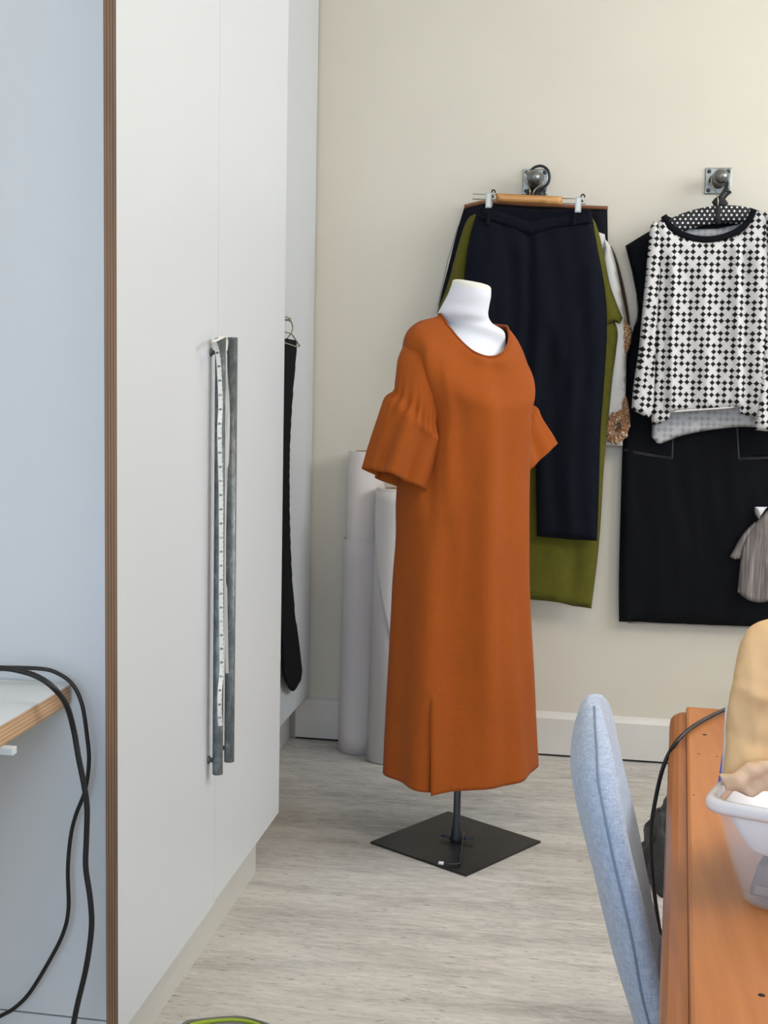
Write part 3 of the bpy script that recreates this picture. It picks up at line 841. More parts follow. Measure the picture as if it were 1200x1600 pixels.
# -- dark skirt with brown binding, furthest back
YS = 4.425
sk_ = thing('skirt', 'dark navy skirt with brown bound waist hanging behind the olive garment', 'skirt', tuple(at(820, 820, YS)))
garment('body', [(726, 322), (762, 316), (830, 322), (949, 326), (950, 400), (951, 480), (952, 600), (930, 800), (800, 815), (672, 800), (664, 600), (684, 484), (700, 420), (712, 370)], YS, m_navys, sk_, .006, .004,
        lines([([(935, 330), (928, 400), (938, 470)], .005, .01), ([(925, 330), (945, 420)], -.004, .008), ([(722, 340), (690, 470)], .003, .008)], YS))
garment('waist_binding', [(725, 320), (740, 316), (762, 312.5), (830, 317), (950, 322), (950, 328), (830, 323), (762, 318.5), (742, 322), (726, 326)], YS-.013, m_brown, sk_, .003, .003, res=.01, soft=.006)
stitch('seam', [(716, 352), (700, 405), (684, 478)], YS-.0075, .0008, m_stitch, sk_)

# -- brown printed blouse
YR = 4.405
bl = thing('blouse', 'brown floral print blouse with gathered cuff peeking out right of the white top', 'blouse', tuple(at(950, 690, YR)))
garment('body', [(765, 345), (850, 335), (936, 366), (944, 395), (952, 430), (962, 470), (972, 500), (980, 525), (982, 548), (977, 570), (979, 620), (984, 650), (970, 660), (900, 660), (780, 650)], YR, m_floral, bl, .005, .004)
garment('shoulder_band', [(955, 384), (963, 402), (973, 438), (981, 478), (985, 508), (981, 510), (976, 480), (968, 442), (958, 408), (951, 390)], YR-.012, m_dkbrown, bl, .003, .002, res=.012, soft=.006)
garment('sleeve', [(976, 500), (984, 508), (988, 522), (983, 545), (976, 560), (966, 556), (968, 520)], YR-.030, m_floral, bl, .010, .006, soft=.02, res=.01)
garment('sleeve', [(973, 612), (980, 622), (984, 642), (985, 662), (974, 668), (958, 668), (962, 640)], YR-.026, m_floral, bl, .010, .006, soft=.02, res=.01)
ccx = at(964, 668, YR-.040); cf = MB(); fr_ = []
for i in range(15):
    rr = [.036, .042, .046, .049, .050, .049, .046, .041, .034, .025, .017, .013, .011, .010, .008][i]
    y = [.020, .012, .004, -.002, -.007, -.011, -.014, -.0165, -.018, -.018, -.015, -.008, .0, .008, .012][i]
    fr_.append([ccx+Vector((math.cos(q)*rr*.84*(1+.07*math.sin(11*q+i*.4)+.04*math.sin(17*q)), y+.003*math.sin(13*q+i), math.sin(q)*rr*1.12*(1+.07*math.sin(9*q+2)+.05*math.sin(19*q+i*.3))+.006*math.cos(q))) for q in [2*math.pi*k/80 for k in range(80)]])
obj('elastic_cuff', cf.loft(fr_, True, True), m_floral, bl)

# -- white top
YW = 4.38
wt = thing('white_top', 'plain white long sleeved top hanging between the olive and brown garments', 'top', tuple(at(900, 700, YW)))
garment('body', [(770, 350), (860, 340), (945, 366), (952, 420), (955, 560), (958, 640), (973, 655), (973, 697), (900, 698), (780, 690), (765, 500)], YW+.008, m_white, wt, .004, .003)
garment('sleeve', [(944, 372), (954, 385), (963, 416), (971.5, 458), (977, 500), (979, 540), (978.5, 590), (976, 632), (968, 660), (955, 683), (946, 692), (940, 690), (946, 640), (944, 560), (940, 450)], YW-.006, m_white, wt, .012, .006,
        lines([([(955, 420), (968, 520), (965, 600)], .006, .014), ([(975, 590), (955, 660)], -.004, .012)], YW), soft=.025)

# -- olive garment
YO = 4.345
ol = thing('olive_dress', 'olive green long sleeved dress hanging behind the navy trousers', 'dress', tuple(at(860, 950, YO)))
garment('body', [(742, 336), (790, 332), (900, 334), (927, 347), (936, 400), (944, 470), (964, 512), (963, 545), (957, 590), (952, 640), (947, 690), (943, 740), (936, 850), (924, 951), (905, 948), (895, 947), (870, 941), (833, 937), (780, 930), (745, 920), (735, 760), (730, 500), (728, 380)], YO, m_olive, ol, .010, .006,
        lines([([(940, 520), (925, 700), (915, 900)], .006, .02), ([(900, 850), (895, 945)], -.006, .016), ([(860, 860), (850, 930)], .005, .02)], YO))
garment('sleeve', [(742, 334), (750, 342), (742, 400), (728, 460), (712, 520), (690, 560), (672, 548), (682, 490), (697, 452), (710, 405), (722, 362), (731, 342)], YO-.012, m_olive, ol, .012, .006,
        lines([([(735, 350), (706, 450)], .006, .012)], YO), soft=.02)
garment('sleeve', [(922, 335), (932, 352), (942, 390), (952, 440), (962, 470), (973, 497), (969, 506), (960, 503), (950, 508), (944, 516), (935, 480), (926, 420)], YO-.014, m_olive, ol, .012, .006, soft=.02)

# -- navy trousers on a clip hanger
YT = 4.298
tr = thing('trousers', 'navy denim trousers hanging front most from a wooden clip hanger', 'trousers', tuple(at(850, 840, YT)))
garment('back_waistband', [(752, 321), (790, 324), (860, 328), (922, 327), (922, 350), (860, 350), (828, 354), (790, 348), (752, 345)], YT+.010, m_navy, tr, .004, .003, lambda V: .0018*np.sin(V[:, 0]*520), res=.005, soft=.008)
garment('legs', [(750, 323), (770, 327), (800, 337), (822, 346), (832, 346), (860, 340), (896, 333), (925, 331), (927, 350), (934, 390), (942, 430), (947, 470), (948.5, 510), (947, 550), (943, 610), (938, 680), (936, 760), (933, 845), (905, 843.5), (870, 841), (839, 838), (838, 780), (836, 700), (828, 640), (822, 612), (816, 640), (806, 740), (800, 838), (736, 836), (728, 700), (722, 560), (724, 460), (730, 390), (741, 345)], YT, m_navy, tr, .018, .008,
        lines([([(829, 350), (827, 480), (822, 600)], -.012, .012), ([(843, 480), (834, 640)], .007, .015), ([(897, 500), (893, 700), (890, 840)], .008, .02), ([(860, 520), (866, 840)], -.006, .02), ([(925, 420), (928, 600)], .006, .02), ([(770, 360), (762, 520)], .006, .025), ([(800, 400), (800, 600)], -.005, .02), ([(829, 352), (850, 480), (880, 560)], .004, .02)], YT), res=.014, soft=.035)
garment('waistband', [(751, 324), (790, 333), (822, 345), (832, 345), (862, 339), (924, 331), (926, 349), (864, 357), (836, 365), (822, 365), (788, 352), (749, 343)], YT-.020, m_navy, tr, .003, .003, res=.012, soft=.006)
stitch('fly_seam', [(830, 364), (833, 390), (832, 420), (828, 440)], YT-.010, .0012, m_navyd, tr)
for bx_ in (762, 897):
    garment('belt_loop', [(bx_-4, 329), (bx_+4, 329), (bx_+4, 352), (bx_-4, 352)], YT-.026, m_navy, tr, .003, .002, res=.01, soft=.004)
# the hanger
hz = thing('clip_hanger', 'honey wood trouser hanger with chrome clips on the left knob', 'hanger', tuple(at(826, 310, YT)))
a0, a1 = at(775, 303, YT), at(879, 311, YT)
YH = YT-.004
bar_ = pillow(MB(), polyY([(775, 302), (826, 304.5), (878.5, 307), (878.5, 320), (826, 319), (775, 316)], YH-.006), toY(YH-.006), .009, .009, None, .014, .006)
obj('bar', bar_, m_hangwood, hz)
def wireY(pts, Y, r=.0016, sub=1): 
    P = [tuple(at(x, y, Y)) for x, y in pts]
    return MB().tube(crv(P, sub) if sub > 1 else P, r, 8)
obj('rod_loop', wireY([(778, 304), (739, 303), (738, 311), (778, 312)], YH), m_wire, hz)
obj('rod_loop', wireY([(876, 310), (915, 310.5), (915, 318.5), (876, 318)], YH), m_wire, hz)
def clip(x, y0, y1):
    g = MB(); l, r_ = at(x-4.3, y0, YT-.026), at(x+4.3, y1, YT-.026)
    g.box(l.x, r_.x, YT-.030, YT-.027, r_.z, l.z)
    c = obj('clip', g, m_zinc, hz)
    obj('back_jaw', B(l.x, r_.x, YT+.018, YT+.021, r_.z+.01, l.z), m_wire, c)
    obj('jaw_ridge', B(l.x+.0035, r_.x-.0035, YT-.0335, YT-.03001, r_.z+.003, l.z-.003), m_wire, c, bevel=.0006)
    s = MB().tube([(l.x+.001, YT-.004, l.z-.014), (r_.x-.001, YT-.004, l.z-.014)], .0055, 10)
    obj('spring', s, m_wire, c)
    lv = MB().tube([tuple(Vector((r_.x+.004+.006*math.cos(q), YT-.012, l.z+.001+.010*math.sin(q)))) for q in [math.pi*k/10 for k in range(11)]], .0025, 8)
    lv.tube([(r_.x-.001, YT-.028, l.z-.01), (r_.x+.004, YT-.012, l.z-.012)], .003, 8)
    obj('clip_lever', lv, m_blackpl, c)
clip(763.5, 301, 325); clip(903.5, 308, 332)
hookp = [(828, 306), (827.5, 295), (822.5, 287), (819.5, 279), (823, 270), (834, 266.5), (845, 270.5), (850.5, 279), (846, 288), (836, 296), (832.5, 306)]
hkY = [YH, YH-.002, WALL-.075, WALL-.068, WALL-.062, WALL-.060, WALL-.062, WALL-.068, WALL-.075, YH-.002, YH]
obj('hook', MB().tube(crv([tuple(at(x, y, Y)) for (x, y), Y in zip(hookp, hkY)], 6), .0021, 8), m_wire, hz)
bh = [(828, 268), (836, 261), (847, 259.5), (856, 266), (858.5, 278), (855, 288), (848, 293), (840, 300), (836, 312)]
oh = obj('garment_hook', MB().tube(crv([tuple(at(x, y, WALL-.045)) for x, y in bh], 6), .0046, 10), m_blackpl)
tag(oh, 'black plastic hanger hook curled round the left wall knob', 'hook')
bs = thing('hanger_neck', 'dark hanger neck block below the left wall knob', 'hanger', tuple(at(840, 312, WALL-.03)))
obj('neck_block', pillow(MB(), polyY([(826, 292), (835, 296), (850, 294), (852, 304), (848, 316), (828, 316), (823, 303)], WALL-.035), toY(WALL-.035), .010, .008, None, .01, .008), m_blackpl, bs)

# -- dark denim pinafore
YD = 4.405
dd = thing('denim_pinafore', 'sleeveless dark indigo denim dress with raw hem behind the diamond top', 'dress', tuple(at(1100, 980, YD)))
garment('body', [(977, 384), (1012, 363), (1060, 336), (1110, 330), (1160, 332), (1215, 345), (1285, 378), (1272, 440), (1265, 500), (1285, 560), (1285, 700), (1290, 985), (1200, 980), (1090, 976), (1000, 972), (967, 971), (967, 900), (970, 780), (973, 690), (977, 610), (981, 540), (990, 515), (997, 492), (995, 460), (988, 425)], YD, m_navyd, dd, .014, .008,
        lines([([(1100, 700), (1098, 975)], -.003, .006), ([(985, 700), (978, 970)], .006, .02), ([(1040, 720), (1035, 970)], .003, .03), ([(1150, 720), (1155, 970)], .003, .03)], YD), res=.02, soft=.03)
for pts_, nm in (([(975, 640), (1056, 640), (1053, 719), (1010, 713), (974, 706)], 'pocket'), ([(1149, 640), (1250, 640), (1252, 716), (1153, 720)], 'pocket')):
    po = garment(nm, pts_, YD-.013, m_navyd, dd, .003, .003, res=.02, soft=.01)
    for off in (0, 2.2):
        if pts_[0][0] < 1000: q = [(975, 704-off), (1010, 711-off), (1051-off*.6, 717-off), (1054-off*.6, 645)]
        else: q = [(1150+off*.6, 645), (1154+off*.6, 718-off), (1200, 716.5-off), (1250, 714-off)]
        stitch('topstitch', q, YD-.0165, .00075, m_stitch, po)
stitch('raw_hem', [(981, 973), (1010, 973.5), (1050, 975), (1090, 977), (1150, 979.5), (1200, 981), (1285, 986)], YD-.004, .0016, m_greythread, dd)
stitch('front_seam', [(1101, 640), (1099.5, 800), (1098, 973)], YD-.0125, .0009, m_stitch if False else m_navys, dd)
stitch('armhole_facing', [(978, 386), (988, 425), (995, 460), (996.5, 492), (990, 514)], YD-.005, .0012, m_dkbrown, dd)

# -- polka dot padded hanger
YP = 4.335
ph = thing('padded_hanger', 'polka dot padded hanger in the neck of the diamond top', 'hanger', tuple(at(1121, 340, YP)))
arc = [(1030, 384), (1044, 364), (1062, 350), (1088, 341), (1121, 335), (1155, 336), (1185, 344), (1215, 358), (1235, 384)]
obj('padded_arm', MB().tube(crv([tuple(at(x, y, YP)) for x, y in arc], 5), .029, 16, flat=.55, up=(0, 0, 1)), m_dots, ph)
obj('centre_band', MB().tube([tuple(at(1117, 336, YP)), tuple(at(1125, 336, YP))], .0305, 16, flat=.62, up=(0, 0, 1)), m_hook, ph)
hk2 = [(1121.5, 322), (1121.5, 309), (1117, 297), (1111.5, 286), (1113, 275), (1120, 269.5), (1129, 271), (1133, 279)]
obj('hook', MB().tube(crv([tuple(at(x, y, YP+.002 if i < 2 else WALL-.066)) for i, (x, y) in enumerate(hk2)], 6), .0022, 8), m_wire, ph)
st = thing('hanging_strap', 'black fabric strap tied round the right wall knob', 'strap', tuple(at(1125, 316, WALL-.06)))
def strapY(pts, Y, hw): return ribbon(crv([tuple(at(x, y, Y)) for x, y in pts], 6), hw, .0016, Vector((1, .1, 0)))[0]
obj('loop', strapY([(1134, 277), (1135.5, 288), (1132, 298), (1126, 307), (1118, 318)], WALL-.088, .0062), m_hook, st)
obj('loop', strapY([(1108, 285), (1111, 277), (1117, 271.5)], WALL-.05, .003), m_hook, st)
obj('tail', strapY([(1142, 299), (1135, 305), (1129, 313), (1124, 322)], WALL-.084, .005), m_hook, st)
obj('knot', pillow(MB(), polyY([(1112, 316), (1118, 309), (1126, 306), (1134, 312), (1138, 318), (1133, 325), (1118, 326)], WALL-.095), toY(WALL-.095), .008, .008, None, .01, .012), m_hook, st)

# -- diamond patterned top
YQ = 4.305
tq = thing('patterned_top', 'white top with black diamond print on the polka dot hanger', 'top', tuple(at(1105, 690, YQ)))
bk = garment('back_panel', [(1042, 350), (1075, 354), (1110, 355.5), (1145, 351), (1170, 340), (1225, 350), (1232, 520), (1225, 664), (1196, 668), (1158, 667), (1130, 669.5), (1100, 673.5), (1065, 681), (1033, 693), (1026, 692), (1018, 683), (1020, 640), (1025, 500)], YQ+.058, m_diamin, tq, .004, .003,
             lines([([(1028, 640), (1030, 692)], .006, .01)], YQ), res=.014)
planar_uv(bk, (1, 0, 0), (0, 0, 1))
ft = garment('front_panel', [(1036, 340), (1044, 354), (1058, 366), (1080, 375), (1108, 378), (1135, 373), (1158, 362), (1173, 345), (1180, 329), (1205, 334), (1235, 355), (1240, 500), (1232, 655), (1185, 655), (1170, 650), (1156, 646), (1154, 635), (1125, 638), (1085, 640.5), (1048, 644), (1046, 653), (1036, 660), (1020, 664), (1017.5, 655), (1021, 600), (1024, 500), (1026, 400), (1022, 352)], YQ, m_diam, tq, .016, .008,
             lines([([(1050, 400), (1048, 640)], 0.0160, .010), ([(1042, 420), (1039, 640)], -0.0160, .008), ([(1100, 420), (1104, 630)], 0.0112, .016), ([(1076, 430), (1080, 630)], -0.0096, .014), ([(1125, 420), (1122, 630)], -0.0096, .014), ([(1150, 390), (1153, 640)], 0.0192, .012), ([(1164, 400), (1167, 650)], -0.0192, .012), ([(1184, 400), (1190, 650)], .008, .016)], YQ), res=.011, soft=.035)
planar_uv(ft, (1, 0, 0), (0, 0, 1))
sl1 = garment('sleeve', [(1023, 344), (1029, 352), (1033, 400), (1029, 470), (1024, 560), (1021, 640), (1013, 653), (998, 646), (986.5, 639), (990, 600), (998, 545), (1003, 490), (1009, 430), (1013, 385), (1016, 356)], YQ-.012, m_diam, tq, .014, .008,
              lines([([(1016, 420), (1007, 520), (1002, 640)], .007, .009), ([(1013, 480), (1012, 640)], -.006, .007)], YQ), res=.010, soft=.02)
planar_uv(sl1, Vector((.9, .25, -.08)), Vector((.1, 0, 1)))
sl2 = garment('sleeve', [(1196, 336), (1225, 345), (1250, 420), (1262, 560), (1268, 660), (1220, 674), (1178, 672), (1183, 640), (1192, 560), (1198, 450)], YQ-.014, m_diam, tq, .014, .008,
              lines([([(1192, 520), (1186, 660)], .007, .01), ([(1198, 520), (1200, 660)], -.006, .008)], YQ), res=.010, soft=.02)
planar_uv(sl2, Vector((.93, .25, .08)), Vector((-.1, 0, 1)))
nbp = crv([tuple(at(x, y, YQ-.004)) for x, y in [(1037, 337), (1046, 352), (1060, 363), (1082, 371.5), (1108, 374), (1134, 369), (1156, 358.5), (1171, 343), (1178.5, 327)]], 6)
obj('neck_binding', MB().tube(nbp, .0105, 12, flat=.55, up=(0, 0, 1)), m_navyd, tq)
bbp = crv([tuple(at(x, y, YQ+.055)) for x, y in [(1037, 340), (1060, 350), (1085, 352.5), (1112, 352.5), (1142, 348), (1163, 340), (1177, 328)]], 6)
obj('back_neck_binding', MB().tube(bbp, .0105, 12, flat=.45, up=(0, 0, 1)), m_navyd, tq)
obj('rolled_hem', MB().tube(crv([tuple(at(x, y, YQ-.004)) for x, y in [(1047, 643.5), (1085, 640.5), (1125, 638), (1154, 635)]], 4), .0034, 8), m_white, tq)

# -- small grey shirt
YG = 4.375
gs = thing('small_shirt', 'small grey pinstriped shirt with white collar hanging on the denim pinafore', 'shirt', tuple(at(1180, 940, YG)))
garment('body', [(1184, 812), (1196, 800), (1206, 794), (1222, 800), (1232, 822), (1222, 850), (1208, 862), (1203, 868), (1206, 900), (1209, 936), (1194, 941), (1175, 940), (1163, 934), (1152, 925), (1155, 895), (1157, 873), (1160, 855), (1166, 838), (1176, 822)], YG, m_striped, gs, .014, .006,
        lines([([(1186, 830), (1172, 870), (1166, 930)], .008, .010), ([(1196, 845), (1180, 930)], -.005, .010), ([(1200, 880), (1196, 935)], .006, .008)], YG), res=.008, soft=.02)
garment('sleeve', [(1180, 815), (1168, 826), (1156, 841), (1148, 856), (1140, 870), (1148, 874), (1157, 873), (1163, 850), (1172, 835), (1182, 824)], YG-.002, m_striped, gs, .009, .006, res=.007, soft=.014)
garment('sleeve', [(1200, 838), (1222, 846), (1240, 866), (1236, 876), (1216, 872), (1200, 860)], YG-.004, m_striped, gs, .008, .006, res=.008, soft=.014)
garment('collar', [(1180, 792), (1199, 792), (1188, 807)], YG-.010, m_traywhite, gs, .003, .003, res=.006, soft=.006)
garment('collar_stand', [(1179, 792), (1182, 794), (1189, 807), (1186, 812), (1181, 806), (1179, 800)], YG-.011, m_striped, gs, .004, .003, res=.005, soft=.005)

# -- socket on the wall behind the bag
so_ = thing('wall_socket', 'pale wall socket plate low on the back wall behind the paper bag', 'socket', tuple(at(1185, 1065, WALL)))
a, b = at(1158, 1001, WALL), at(1212, 1066, WALL)
obj('plate', MB().box(a.x, b.x, WALL-.008, WALL, b.z, a.z), m_wall, so_, bevel=.002)
obj('rocker_switch', MB().box(a.x+.010, a.x+.028, WALL-.013, WALL-.008, (a.z+b.z)/2-.016, (a.z+b.z)/2+.008), m_socket, so_, bevel=.002)

# ------------------------------------------------------------ pine table
tb_ = thing('pine_table', 'varnished orange pine table with a stepped rounded edge at the lower right', 'table', (.75, 1.5, 0))
TZ = .735
pA, pB = atz(1072, 1103, TZ), atz(1078, 1600, TZ)
dY = (pA-pB).normalized(); dX = Vector((dY.y, -dY.x, 0))
far = pA; LEN = 1.55; WID = .85
def TP(u, v, z): q = far + dX*u - dY*v; return Vector((q.x, q.y, z))
def tbox(u0, u1, v0, v1, z0, z1):
    return MB().add([TP(u, v, z) for u in (u0, u1) for v in (v0, v1) for z in (z0, z1)],
                    [(0, 1, 3, 2), (4, 6, 7, 5), (0, 4, 5, 1), (2, 3, 7, 6), (0, 2, 6, 4), (1, 5, 7, 3)])
WB = [0, .30, .58, WID]
for i in range(3):
    obj('top_board', tbox(WB[i]+(.0006 if i else 0), WB[i+1]-.0004, .004 if i else 0, LEN, TZ-.026, TZ), m_pine, tb_, bevel=.005 if i == 0 else .0012, merge=True)
# rounded lower moulding on the left edge
prof = [(-.0005, -.009), (-.012, -.010), (-.021, -.014), (-.027, -.022), (-.029, -.034), (-.028, -.05), (-.0005, -.05)]
ed = MB(); rr_ = []
for v in (.006, .012, .02, LEN): 
    k = {.006: .55, .012: .85}.get(v, 1)
    rr_.append([TP(u*k, v, TZ+z-(1-k)*.004) for u, z in prof])
obj('edge_moulding', ed.loft(rr_, smooth=False), m_pinedk, tb_)
obj('apron', tbox(.045, .065, .06, LEN-.06, TZ-.13, TZ-.027), m_pine, tb_)
obj('apron', tbox(.045, WID-.045, .045, .065, TZ-.13, TZ-.027), m_pine, tb_)
for u in (.045, WID-.115):
    for v in (.045, LEN-.115):
        obj('leg', tbox(u+.001, u+.07, v+.0205, v+.09, 0, TZ-.0275), m_pine, tb_, bevel=.004, merge=True)
for (x, y, r) in [(1101, 1148, .0042), (1092, 1178, .0024), (1120, 1182, .0022), (1084, 1242, .002), (1190, 1555, .004)]:
    c = atz(x, y, TZ); kn = MB().lathe((c.x, c.y, TZ-.0002), (0, 0, 1), [(r, 0), (r*.9, .0004), (.0004, .0005)], 12)
    obj('knot', kn, m_gap if r > .003 else m_dkbrown, tb_)

# ------------------------------------------------------------ upholstered chair
ch = thing('upholstered_chair', 'blue grey tweed chair with a curved padded back beside the pine table', 'chair', (.25, 1.83, 0))
def crow(py, xl, xr, Ym=1.83, half=.215, th=.056):
    """one level of the curved back: bean section spanning the measured width"""
    l, r = at(xl, py, Ym), at(xr, py, Ym-.17); z = at((xl+xr)/2, py, Ym-.1).z
    W_ = r.x-l.x; t = min(th, W_*.72); sag = W_-t; cx = l.x+t/2
    pts_ = []; N = 16
    def cl(s): return Vector((cx+sag*abs(s)**2.2, Ym+half*s, z))
    for side in (1, -1):
        for k in range(N+1):
            s = (-1+2*k/N)*(1 if side > 0 else -1); s *= .985
            d = Vector((sag*2.2*abs(s)**1.2*math.copysign(1, s), half, 0)).normalized(); nn = Vector((-d.y, d.x, 0))
            ee = math.sqrt(max(.0, 1-abs(s)**7))
            pts_.append(cl(s)+nn*(t/2*side*max(.35, ee)))
    return np.array([tuple(p) for p in pts_])
cr_rows = [(1123.5, 917, 941, .03), (1129, 911, 949, .06), (1140, 905, 957, .10), (1160, 899, 968, .14), (1190, 892, 979, .175), (1225, 890, 989, .20), (1270, 897, 999, .213), (1310, 906, 1008, .217), (1370, 921, 1023, .217), (1430, 934, 1036, .215), (1500, 951, 1048, .212), (1600, 980, 1068, .207)]
rws = [crow(py, xl, xr, 1.83, hf) for py, xl, xr, hf in cr_rows]
low_ = rws[-1].copy(); low_[:, 2] -= .06; low_[:, 0] += .012; rws.append(low_)
CB = np.array(cr(rws, 6))
obj('backrest', MB().loft([[tuple(p) for p in r] for r in CB], True, True), m_chair, ch)
NP = CB.shape[1]
# piping along the near edge between outer back and front face, plus quilting lines
def col_path(j, off=.001): 
    P = []
    for r in CB: 
        c = r.mean(0); v = r[j]-c; v[2] = 0; v /= np.linalg.norm(v); P.append(tuple(r[j]+v*off))
    return P
obj('seam_piping', MB().tube(col_path(NP//2+0-1+17 if False else 0, .0005), .0016, 6), m_seam, ch)
def arc_path(level, js):
    i = int(np.argmin(np.abs(CB[:, 0, 2]-level))); c = CB[i].mean(0); P = []
    for j in js:
        v = CB[i][j]-c; v[2] = 0; v /= np.linalg.norm(v); P.append(tuple(CB[i][j]+v*.0004))
    return P
for lv in (.665, .60):
    obj('quilt_seam', MB().tube(crv(arc_path(lv, [NP-2, NP-4, NP-6, NP-8]), 5), .0009, 6), m_seam, ch)
sz = .475
seatpts = []
for i in range(40):
    q = 2*math.pi*i/40; ex = .45
    seatpts.append((.335+.225*math.copysign(abs(math.cos(q))**ex, math.cos(q)), 1.83+.215*math.copysign(abs(math.sin(q))**ex, math.sin(q))))
sr = [[(.335+(x-.335)*k, 1.83+(y-1.83)*k, z) for x, y in seatpts] for k, z in ((.93, .375), (1, .39), (1, .43), (.97, .45), (.85, .457))]
obj('seat', MB().loft(sr), m_chair, ch)
for x in (.17, .50):
    for y in (1.67, 1.99):
        dx, dy = (.02 if x > .3 else -.03), (.02 if y > 1.8 else -.02)
        obj('leg', MB().tube([(x, y, .377), (x+dx, y+dy, 0)], [.019, .012], 12), m_leg, ch)

# ------------------------------------------------------------ tub, bag and cable on the table
YU = 1.47
tub = thing('storage_tub', 'frosted clear plastic tub on the pine table under the paper bag', 'storage tub', tuple(atz(1250, 1440, TZ)))
def rrect(cx, cy, hx, hy, r, z, n=8):
    out = []
    for sx, sy, a0 in ((1, -1, -math.pi/2), (1, 1, 0), (-1, 1, math.pi/2), (-1, -1, math.pi)):
        for k in range(n+1):
            q = a0+math.pi/2*k/n; out.append((cx+sx*(hx-r)+r*math.cos(q), cy+sy*(hy-r)+r*math.sin(q), z))
    return out
bl_ = atz(1150, 1415, TZ); tl_ = at(1118, 1262, bl_.y-.01)
tz1 = tl_.z; HX, HY = .17, .115
rot = math.radians(-19)
tc_ = Vector((bl_.x+HX+.0, bl_.y+HY, 0))
def trot(P):
    o_ = []
    for x, y, z in P:
        dx, dy = x-bl_.x, y-bl_.y
        o_.append((bl_.x+dx*math.cos(rot)-dy*math.sin(rot), bl_.y+dx*math.sin(rot)+dy*math.cos(rot), z))
    return o_
grow = bl_.x-tl_.x
def tring(k, z, ins=0): return trot(rrect(tc_.x, tc_.y, HX+grow*k-ins, HY+grow*k*.6-ins, .026-ins*.5, z))
zb = TZ+.0005; hh = tz1-zb
shell = [tring(-.25, zb), tring(0, zb+.006), tring(.5, zb+hh*.5), tring(1, tz1), tring(1, tz1, .002), tring(.5, zb+hh*.5, .002), tring(0, zb+.008, .002), tring(-.25, zb+.003, .002)]
obj('tub_wall', MB().loft(shell, True, True), m_tub, tub)
rimr = [tring(1, tz1-.004), tring(1.3, tz1-.006), tring(1.38, tz1), tring(1.36, tz1+.006), tring(1.25, tz1+.010), tring(1.0, tz1+.010), tring(1, tz1-.004)]
obj('rim', MB().loft(rimr, False, False), m_rim, tub)
cl_ = at(1126, 1203, bl_.y+.055)
ck = MB().add([Vector(p) for p in [tuple(at(1121, 1226, bl_.y+.06)), tuple(at(1132, 1226, bl_.y+.06)), tuple(at(1133, 1178, bl_.y+.07)), tuple(at(1128, 1178, bl_.y+.07))]] +
              [Vector(p)+Vector((.002, .006, 0)) for p in [tuple(at(1121, 1226, bl_.y+.06)), tuple(at(1132, 1226, bl_.y+.06)), tuple(at(1133, 1178, bl_.y+.07)), tuple(at(1128, 1178, bl_.y+.07))]],
              [(0, 1, 2, 3), (7, 6, 5, 4), (0, 4, 5, 1), (1, 5, 6, 2), (2, 6, 7, 3), (3, 7, 4, 0)])
obj('lid_clip', ck, m_blue, tub, bevel=.001)
# contents
def tpt(u, v, z):                                   # from the tub's near left bottom corner
    q = trot([(bl_.x+u, bl_.y+v, z)])[0]; return Vector(q)
ctray = thing('card_tray', 'white card tray sitting high inside the plastic tub', 'tray', tuple(tpt(.15, .1, zb+.075)))
tr_ = [trot(rrect(tc_.x, tc_.y, HX+s_, HY-.012+s_*.5, .016, z)) for s_, z in ((-.012, tz1-.060), (-.004, tz1-.056), (grow-.005, tz1-.004), (grow-.008, tz1-.004), (-.007, tz1-.052), (-.012, tz1-.054))]
obj('tray_shell', MB().loft(tr_, True, True), m_traywhite, ctray)
case = thing('grey_case', 'dark grey plastic case at the bottom of the tub', 'case', tuple(tpt(.15, .1, zb+.008)))
def tbx(u0, u1, v0, v1, z0, z1): return MB().add([tpt(u, v, z) for u in (u0, u1) for v in (v0, v1) for z in (z0, z1)], [(0, 1, 3, 2), (4, 6, 7, 5), (0, 4, 5, 1), (2, 3, 7, 6), (0, 2, 6, 4), (1, 5, 7, 3)])
obj('case_body', MB().add([tpt(*p) for p in [(.010, .014, zb+.009), (.26, .014, zb+.009), (.26, .17, zb+.009), (.010, .17, zb+.009), (.018, .018, zb+.048), (.26, .018, zb+.050), (.26, .16, zb+.050), (.018, .16, zb+.048)]],
    [(3, 2, 1, 0), (4, 5, 6, 7), (0, 1, 5, 4), (1, 2, 6, 5), (2, 3, 7, 6), (3, 0, 4, 7)]), m_greycase, case, bevel=.004)
obj('case_handle', MB().tube([tpt(.042, .024, zb+.046), tpt(.042, .024, zb+.055), tpt(.047, .024, zb+.059), tpt(.075, .024, zb+.059), tpt(.08, .024, zb+.046)], .003, 8), m_greycase, case)
obj('case_label', tbx(.018, .20, .0110, .0135, zb+.014, zb+.024), m_greycord, case)
rd_ = obj('red_cap', MB().lathe(tpt(.058, .06, zb+.0505), (0, 0, 1), [(.008, 0), (.008, .006), (.006, .008), (.001, .0085)], 14), m_red); tag(rd_, 'raspberry red cap on the grey case in the tub', 'cap')

